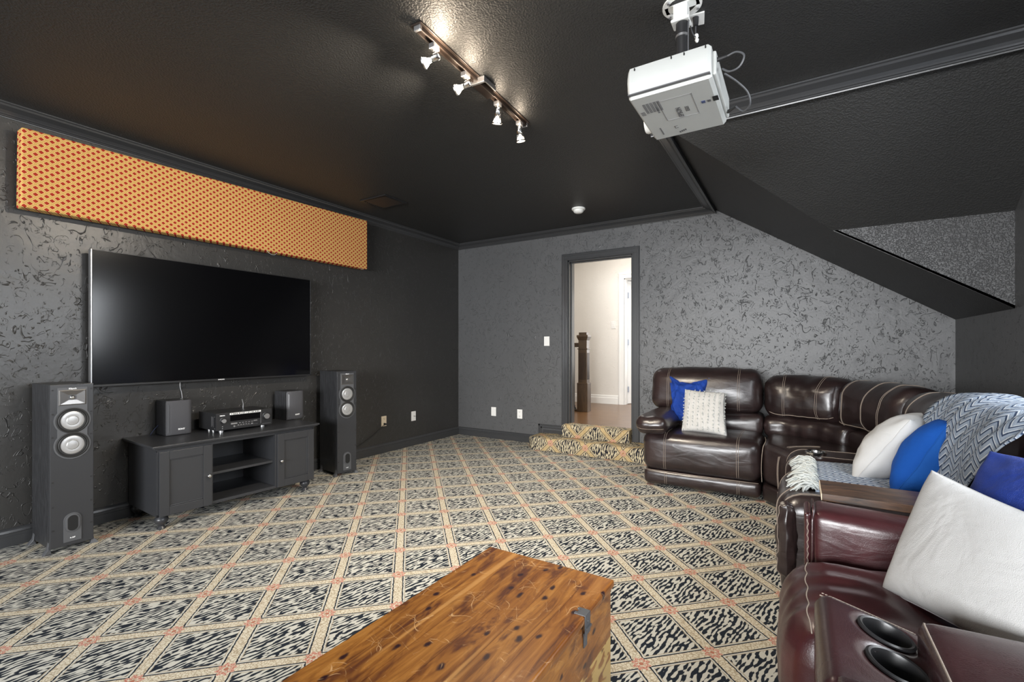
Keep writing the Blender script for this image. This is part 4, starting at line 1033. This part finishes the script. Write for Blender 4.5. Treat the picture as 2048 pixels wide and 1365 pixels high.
# ------------------------------------------------------------------ sectional sofa in espresso leather
sofa = empty('sectional_sofa', (.1, 4.2, 0), 'espresso leather sectional sofa curving round the far right corner', 'sofa')
def piece(name, a, b, seams=(), mat='sofa', parent=None, r=.05, bulge=(.01, .01, .02), deform=None, wr=(.006, 7), m=10, sr=.0014):
    S = Soft(a, b, r=r, bulge=bulge, deform=deform, wr=wr, m=m)
    o = build(name, S.mesh(), mat, parent or sofa, smooth=True)
    if seams:
        mb = MB()
        for ax, val, faces in seams: S.seam(mb, ax, val, faces, r=sr)
        build('stitching', mb, 'stitch', o, smooth=True)
    return o, S
FT = [(1, -1), (2, 1)]       # seam over front face then top face
# recliner against the back wall
ax0, ax1 = -1.205, -.245; hx = (ax1-ax0)/2
piece('footrest', (ax0+.01, 4.215, .022), (ax1-.005, 4.62, .158), [(0, -hx+.20, [(1, -1)]), (0, -hx+.215, [(1, -1)]), (0, hx-.18, [(1, -1)]), (0, hx-.165, [(1, -1)])], r=.045, bulge=(0, .008, 0), wr=(.003, 9))
piece('seat', (ax0, 4.19, .150), (ax1, 4.86, .485), [(0, -hx+.20, FT), (0, -hx+.215, FT), (0, hx-.18, FT), (0, hx-.165, FT)], r=.085, bulge=(0, .018, .015), wr=(.006, 6))
mb = MB().tube([(ax0+.02, 4.187, .158), (-.72, 4.172, .158), (ax1-.02, 4.187, .158)], .0028, 6); build('piping', mb, 'stitch', sofa, smooth=True)
piece('armrest', (-1.245, 4.10, .485), (-.965, 5.02, .635), [(2, -.03, [(1, -1), ])], r=.07, bulge=(.01, .01, .025), wr=(.010, 9))
piece('arm_base', (-1.20, 4.30, .03), (-1.03, 5.05, .50), r=.04)
def lean(k): return lambda q: V((q.x, q.y+k*q.z, q.z))
bh = (-.275+1.285)/2
piece('backrest', (-1.285, 4.80, .625), (-.275, 5.09, 1.035), [(0, -bh+.17, [(1, -1), (2, 1)]), (0, -bh+.185, [(1, -1), (2, 1)]), (0, bh-.20, [(1, -1), (2, 1)]), (0, bh-.185, [(1, -1), (2, 1)])], r=.10, bulge=(0, .05, .02), deform=lean(.12), wr=(.010, 6))
piece('lumbar_cushion', (-1.20, 4.74, .44), (-.265, 5.05, .64), r=.06, bulge=(0, .03, 0), wr=(.010, 8))
# curved corner: backrests follow a path
path = [V(p) for p in ((-.262, 4.95, 0), (-.05, 4.935, 0), (.15, 4.86, 0), (.36, 4.70, 0), (.52, 4.46, 0), (.635, 4.20, 0), (.71, 3.92, 0), (.76, 3.60, 0), (.785, 3.30, 0), (.795, 2.98, 0), (.80, 2.60, 0))]
PP = arc(path); cum = [0]
for i in range(1, len(PP)): cum.append(cum[-1]+(PP[i]-PP[i-1]).length)
TOT = cum[-1]
def at(s_):
    s_ = max(0, min(TOT-1e-4, s_)); i = max(j for j in range(len(cum)) if cum[j] <= s_); i = min(i, len(PP)-2)
    f = (s_-cum[i])/max(1e-9, cum[i+1]-cum[i]); d = (PP[i+1]-PP[i]).normalized(); return PP[i].lerp(PP[i+1], f), d
class Bent(Soft):
    def __init__(s, s0, s1, off0, off1, z0, z1, lean=0.0, **k):
        super().__init__((s0, off0, z0), (s1, off1, z1), **k); s.lean = lean
    def map(s, p, push=0.0):
        q = Soft.map(s, p, push); c, d = at(q.x); nrm = V((-d.y, d.x, 0)) # points to the back (outside)
        r_ = c+nrm*(q.y+s.lean*(q.z-s.c.z)); return V((r_.x, r_.y, q.z))
def bent(name, s0, s1, o0, o1, z0, z1, seams=(), mat='sofa', parent=None, **k):
    S = Bent(s0, s1, o0, o1, z0, z1, m=16, **k); o = build(name, S.mesh(), mat, parent or sofa, smooth=True)
    if seams:
        mb = MB(); h = (s1-s0)/2
        for v in seams:
            for g in (-.007, .007): S.seam(mb, 0, v+g-h if v >= 0 else h+v+g, [(1, -1), (2, 1)], r=.0014)
        S.seam(mb, 2, -S.h.z*.86, [(1, -1)], r=.0026)
        build('stitching', mb, 'stitch', o, smooth=True)
    return o
bent('backrest', .005, .70, -.15, .14, .61, .985, (.17, -.17), r=.11, bulge=(0, .05, .015), wr=(.012, 6), lean=.10)
bent('backrest', .71, 1.545, -.16, .13, .60, .975, (.12, .42, .62), r=.11, bulge=(0, .045, .015), wr=(.010, 5), lean=.10)
bent('backrest', 1.555, 2.62, -.16, .13, .60, .965, (.2, -.2), r=.11, bulge=(0, .04, .015), wr=(.010, 5), lean=.10)
bent('lumbar_cushion', .005, .90, -.20, .10, .44, .625, r=.06, bulge=(0, .03, 0), wr=(.016, 9))
bent('lumbar_cushion', .91, 2.62, -.20, .10, .44, .615, r=.06, bulge=(0, .03, 0), wr=(.014, 9))
# wedge seat
def wedge_map(z0, z1, grow=0.0):
    mb = MB(); f = [(-.240, 4.205), (-.10, 4.06), (.02, 3.845)]
    poly = [(-.235, 4.97), (-.238, 4.205), (-.175, 4.135), (-.11, 4.045), (-.055, 3.935), (-.02, 3.835), (.78, 3.82), (.62, 4.4), (.32, 4.80)]
    return mb.prism(poly, z0, z1)
w_ = build('seat', wedge_map(.16, .48), 'sofa', sofa, bevel=.06, seg=6, smooth=True)
build('footrest', wedge_map(.022, .155), 'sofa', sofa, bevel=.03, seg=4, smooth=True)
mb = MB()
for g in (0, .014):
    mb.tube(arc([(-.118-g*.5, 4.040+g, .17), (-.125-g*.5, 4.037+g, .30), (-.113-g*.5, 4.05+g, .42), (-.06-g, 4.12+g, .478), (.05-g, 4.22+g, .483), (.15, 4.26+g*2, .483)]), .0022, 5)
    mb.tube([(-.118-g*.5, 4.040+g, .03), (-.122-g*.5, 4.038+g, .15)], .0022, 5)
mb.tube(arc([(-.242, 4.205, .17), (-.246, 4.21, .30), (-.236, 4.215, .44), (-.22, 4.30, .484), (-.235, 4.5, .484)]), .0026, 5)
build('stitching', mb, 'stitch', w_, smooth=True)
# console with silver cup holder
con, S = piece('console', (-.055, 3.43, .05), (.60, 3.83, .545), [(1, -.11, [(0, -1), (2, 1)]), (1, .11, [(0, -1), (2, 1)])], r=.09, bulge=(.02, 0, .012), wr=(.004, 6))
build('cup_holder', MB().lathe((.100, 3.57, .562), (0, 0, 1), [(.058, -.01), (.060, .010), (.054, .015), (.048, .011), (.044, -.006), (.001, -.008)], 32, False), 'chrome', con, auto=40)
# recliner along the right wall
piece('footrest', (-.045, 2.77, .022), (.4, 3.42, .15), r=.045, bulge=(.01, 0, 0))
piece('seat', (-.075, 2.76, .140), (.72, 3.425, .505), [(1, -.2, [(0, -1), (2, 1)]), (1, -.186, [(0, -1), (2, 1)]), (1, .19, [(0, -1), (2, 1)])], r=.11, bulge=(.03, 0, .02), wr=(.007, 6))
arm, S = piece('armrest', (-.060, 2.530, .03), (.82, 2.765, .535), [(1, -.05, [(0, -1), (2, 1)]), (1, -.035, [(0, -1), (2, 1)])], r=.075, bulge=(.02, 0, .02), wr=(.006, 8))
piece('arm_pad', (-.075, 2.515, .16), (-.01, 2.585, .50), [(1, -.02, [(0, -1)])], parent=sofa, r=.03, bulge=(.012, .012, .01), wr=(.014, 26))

# wooden end table between the sofas
t = empty('end_table', (.40, 2.38, 0), 'dark rustic plank end table squeezed between the two leather sofas', 'side table')
build('tabletop', MB().box((.085, 2.262, .618), (.80, 2.495, .648)), 'rustic', t, bevel=.002)
for x in (.10, .745): build('leg_panel', MB().box((x, 2.275, 0), (x+.03, 2.48, .6175)), 'rustic', t)
build('edge_band', MB().box((.082, 2.262, .620), (.0848, 2.495, .646)), 'almond', t)

# ------------------------------------------------------------------ maroon loveseat in the foreground
ls = empty('reclining_loveseat', (.5, 1.4, 0), 'maroon leather reclining loveseat with cup holder console in the right foreground', 'sofa')
def slope(k): return lambda q: V((q.x, q.y, q.z-k*(q.x+.3)))
o, S = piece('armrest', (.045, 2.035, .06), (.80, 2.235, .630), mat='maroon', parent=ls, r=.035, bulge=(.0, .004, .006), deform=slope(.05), wr=(.002, 5))
build('arm_front', MB().box((.022, 2.050, .05), (.043, 2.215, .622)), 'maroon', ls, bevel=.010, seg=4)
mb = MB(); P = []
for k in range(60):
    z = .10+.50*k/59; P.append((.0325+.0025*math.sin(k*1.9), 2.0478, z))
mb.tube(P, .0015, 5); build('lacing', mb, 'stitch', ls, smooth=True)
mb = MB().tube([(.046, 2.034, .08), (.046, 2.034, .60), (.05, 2.045, .634), (.05, 2.2, .636)], .0045, 6); build('piping', mb, 'maroon_dark', ls, smooth=True)
def seatmap(q): # front edge swells and the cushion rolls down
    return V((q.x, q.y, q.z-.02*max(0, (q.x+.1))))
def seat(y0, y1, par):
    o, S = piece('seat', (-.035, y0, .10), (.72, y1, .485), mat='maroon', parent=par, r=.11, bulge=(.02, 0, .025), wr=(.008, 6), m=34, deform=lambda q: V((q.x-.0030*math.sin(q.y*62+3*math.sin(q.x*9))*max(0, min(1, (.05-q.x)*4)), q.y, q.z+.0030*math.sin(q.y*58+2.5*math.sin(q.x*9+q.z*6))*max(0, min(1, (.12-q.x)*4)))))
    mb = MB(); P = []
    for k in range(40):
        s_ = k/39; P.append(S.map(V((-S.h.x+.055, -S.h.y+2*S.h.y*s_, S.h.z)), .001))
    mb.tube(P, .0018, 5); mb.tube([p+V((.006, 0, .0)) for p in P], .0012, 5); build('stitching', mb, 'stitch', o, smooth=True); return o
seat(1.475, 2.038, ls); seat(.42, 1.085, ls)
piece('backrest', (.60, 1.47, .50), (.95, 2.03, .985), mat='maroon_dark', parent=ls, r=.11, bulge=(.03, 0, .02), deform=lambda q: V((q.x+.25*q.z, q.y, q.z)), wr=(.008, 6))
piece('backrest', (.60, .45, .50), (.95, 1.08, .985), mat='maroon_dark', parent=ls, r=.11, bulge=(.03, 0, .02), deform=lambda q: V((q.x+.25*q.z, q.y, q.z)), wr=(.008, 6))
build('back_frame', MB().box((.80, .30, .05), (1.02, 2.225, .62)), 'maroon', ls, bevel=.03, seg=4)
piece('armrest', (.045, .20, .06), (.80, .415, .630), mat='maroon', parent=ls, r=.035, bulge=(.0, .004, .006), deform=slope(.05), wr=(.002, 5))
# console: sloping top with two cup wells
cs = lambda x: .598-.26*(x-.045)
def console_top():
    # grid with two round wells
    x0, x1, y0, y1 = .038, .245, 1.088, 1.472; cups = [(.178, 1.395), (.180, 1.262)]; R_ = .0475
    mb = MB(); nx_, ny_ = 42, 76
    def rnd(x, y):
        z = cs(x); e = .035
        d = max(0, (x0+e)-x)/e; z -= .035*d**2.2
        for yy in (y0, y1):
            dd_ = max(0, e*.6-abs(y-yy))/(e*.6); z -= .010*dd_**2
        for cxp, cyp in cups:
            r_ = math.hypot(x-cxp, y-cyp); z -= .006*math.exp(-((r_-R_-.004)/.012)**2) if r_ > R_ else .006
        return z
    idx = {}
    for i in range(nx_+1):
        for j in range(ny_+1):
            x = x0+(x1-x0)*i/nx_; y = y0+(y1-y0)*j/ny_
            for cxp, cyp in cups: # snap vertices near the rim on the circle
                r_ = math.hypot(x-cxp, y-cyp)
                if abs(r_-R_) < .0036 and r_ > 0: x = cxp+(x-cxp)*R_/r_; y = cyp+(y-cyp)*R_/r_
            idx[i, j] = len(mb.v); mb.v.append(V((x, y, rnd(x, y))))
    for i in range(nx_):
        for j in range(ny_):
            q = [idx[i, j], idx[i+1, j], idx[i+1, j+1], idx[i, j+1]]; c = sum((mb.v[k] for k in q), V())/4
            if any(math.hypot(c.x-cxp, c.y-cyp) < R_-.001 for cxp, cyp in cups): continue
            mb.f.append(tuple(q))
    # skirts
    edge = [idx[0, j] for j in range(ny_+1)]+[idx[i, ny_] for i in range(1, nx_+1)]+[idx[nx_, j] for j in range(ny_-1, -1, -1)]+[idx[i, 0] for i in range(nx_-1, 0, -1)]
    low = []
    for k in edge: low.append(len(mb.v)); p = mb.v[k]; mb.v.append(V((p.x, p.y, .06)))
    for k in range(len(edge)): m_ = (k+1) % len(edge); mb.f.append((edge[k], edge[m_], low[m_], low[k]))
    mb.f.append(tuple(low))
    return mb, cups, R_
mb, cups, R_ = console_top()
con = build('console', mb, 'maroon_dark', ls, smooth=True, auto=50)
ax_n = V((.26, 0, 1)).normalized()
for cxp, cyp in cups:
    c = V((cxp, cyp, cs(cxp)-.002))
    ring_ = build('cup_holder', MB().lathe(c, ax_n, [(.0565, -.001), (.0565, .003), (.052, .006), (.0475, .004), (.0455, -.002), (.044, -.080), (.001, -.080)], 48, False), 'black_plastic', con, auto=40)
mb = MB().tube([V((x, 1.4705, cs(x)-.0065*(1 if x > .07 else 2.2)+.001)) for x in [.05+.19*k/24 for k in range(25)]], .0022, 5)
for k in range(26):
    x = .055+.185*k/25; mb.tube([(x, 1.466, cs(x)-.004), (x+.004, 1.474, cs(x)-.008)], .0016, 4)
build('stitching', mb, 'stitch', con, smooth=True)
piece('console_lid', (.232, 1.080, .40), (.80, 1.400, .622), [(0, -.276, [(1, 1), (2, 1)])], mat='maroon_dark', parent=ls, r=.028, bulge=(0, 0, .012), deform=lambda q: V((q.x, q.y, q.z+.02*q.x)), wr=(.002, 5), sr=.0022)
piece('control_pad', (.066, 1.005, .575), (.160, 1.105, .6025), [(2, .004, [(1, 1)])], mat='maroon_dark', parent=ls, r=.012, bulge=(0, 0, .004), wr=(.001, 8), sr=.0018)

# ------------------------------------------------------------------ pillows
pillow('throw_pillow', (-1.205+.13, 4.60, .50), (-.70, 4.52, .49), (-.72, 4.80, .955), (-1.13, 4.84, .985), .16, 'blue_satin', 'shiny royal blue crushed satin pillow in the left corner of the sectional', n=44, pinch=.14, wr=(.02, 12), pw=.5, gather=.010, fn=lambda u, v: .010*math.sin(20*(u*.5+v)+6*noise.noise(V((u*3, v*3, 2.0))))*(1 if v > .1 else .3))
kp, kmb, kidx, knr = pillow('throw_pillow', (-.895, 4.40, .487), (-.515, 4.36, .480), (-.555, 4.56, .835), (-.905, 4.60, .850), .15, 'ivory', 'ivory knitted pillow with tufted ribs, leaning on the blue satin pillow', n=40, pinch=.03, wr=(.004, 9), pw=.30, fn=lambda u, v: .005*max(0, math.cos(u*2*PI*8)))
mb = MB()
K0, KX, KZ = V((-.895, 4.40, .487)), V((.38, -.04, -.007)), V((-.01, .20, .363)); rnd = random.Random(3)
sgn = 1 if knr.y < 0 else -1
for a in range(9):
    for b in range(13):
        u = .04+.92*a/8; v = .05+.9*b/12+rnd.uniform(-.02, .02)
        p = K0+KX*u+KZ*v; tt = (max(0, 1-(2*u-1)**2)*max(0, 1-(2*v-1)**2))**.30*.075
        p = p+knr*sgn*(tt+.006)
        for k in range(3): mb.tube([p, p+V((rnd.uniform(-.007, .007), rnd.uniform(-.014, -.002), rnd.uniform(-.010, .010)))], .0028, 5)
build('tufts', mb, 'fringe', kp)
# pillows on the right run, seen edge on
fw = V((.20, .40, 0))
def edge_pillow(P0, P1, dx, thick, mat, back, label, **k):
    P0, P1, dx = V(P0), V(P1), V(dx); return pillow('throw_pillow', P0, P0+dx, P1+dx, P1, thick, mat, label, back=back, **k)
edge_pillow((.245, 3.02, .53), (.50, 3.14, .865), (.17, .38, .01), .25, 'white_cloth', None, 'white cotton pillow leaning behind the bright blue pillow on the sectional', pinch=.03, pw=.5, wr=(.012, 9))
edge_pillow((.375, 2.80, .52), (.61, 2.94, .885), (.16, .36, .01), .245, 'blue_knit', 'blue_cloth', 'bright blue pillow with one woven side, standing between throw and white pillow', pinch=.03, pw=.5, wr=(.008, 7))
pillow('throw_pillow', (.375, 1.93, .60), (.66, 1.60, .60), (.84, 1.74, .90), (.525, 2.06, .905), .15, 'blue_velvet', 'royal blue velvet pillow on the loveseat, behind the big white pillow', pinch=.02, wr=(.014, 10), pw=.35)
pillow('throw_pillow', (.222, 1.805, .50), (.455, 1.40, .545), (.60, 1.545, .795), (.362, 1.945, .848), .14, 'white_cloth', 'large white pillow nearest the camera on the maroon loveseat seat', n=34, pinch=.02, wr=(.004, 5), pw=.40)

# ------------------------------------------------------------------ zigzag throw
t = empty('throw_blanket', (.3, 3.0, .51), 'blue and white zigzag throw with ivory fringe draped over the sectional', 'blanket')
# spine across the seat then up the back; u across (y), v along
spine = arc([(.075, 0, .538), (.17, 0, .545), (.30, 0, .545), (.44, 0, .545), (.535, 0, .565), (.575, 0, .66), (.60, 0, .78), (.64, 0, .90), (.70, 0, .972), (.78, 0, .998), (.87, 0, .985), (.93, 0, .90), (.95, 0, .75)])
mb = MB(); uv = []; nu = 46; L_ = 0; K = len(spine); kk = K-1
for i, p in enumerate(spine):
    if i: L_ += (spine[i]-spine[i-1]).length
    f = i/kk
    ya = 2.67-.42*min(1, max(0, (f-.30)/.3)); yb = 3.36-.10*max(0, (f-.4))
    if f > .42: yb = 3.36-.30*(f-.42)
    for j in range(nu+1):
        g = j/nu; y = ya+(yb-ya)*g
        fold = .012*math.sin(g*17+f*5)+.008*math.sin(g*31-f*9) if f > .32 else .004*math.sin(g*14+f*20)
        fold *= 1
        wav = .02*noise.noise(V((g*3, f*4, 1.3)))
        nrm = V((-.8, 0, .6)) if .3 < f < .75 else V((0, 0, 1)) if f <= .3 else V((.5, 0, .8))
        # backrest bends away: follow the crest path beyond y 3.0
        bx = -.05*max(0, y-2.95) if f > .45 else 0
        mb.v.append(V((p.x+bx, y+wav*(1 if f > .3 else .3), p.z))+nrm*(abs(fold)+.006)); uv.append((y, L_))
W_ = nu+1
for i in range(K-1):
    for j in range(nu): mb.f.append((i*W_+j, i*W_+j+1, (i+1)*W_+j+1, (i+1)*W_+j))
th = build('cloth', mb, 'throw', t, uvs=uv, smooth=True)
sm = th.modifiers.new('solid', 'SOLIDIFY'); sm.thickness = .006; sm.offset = 1
mb = MB(); rnd = random.Random(5)
for k in range(230):
    y = 2.67+.69*k/229+rnd.uniform(-.004, .004); p0 = V((.085+rnd.uniform(-.022, .01), y, .552+rnd.uniform(0, .012))); a = rnd.uniform(-.95, .95)
    L1 = rnd.uniform(.045, .115); P = [p0]
    for q in range(1, 6):
        s_ = q/5; P.append(p0+V((-L1*s_, math.sin(a)*L1*s_*.7+.004*math.sin(q*2+k), .016*math.sin(PI*s_)*rnd.uniform(.5, 1.3)-.028*s_*s_+.010)))
    mb.tube(P, rnd.uniform(.003, .0052), 5)
build('fringe', mb, 'fringe', t, smooth=True)
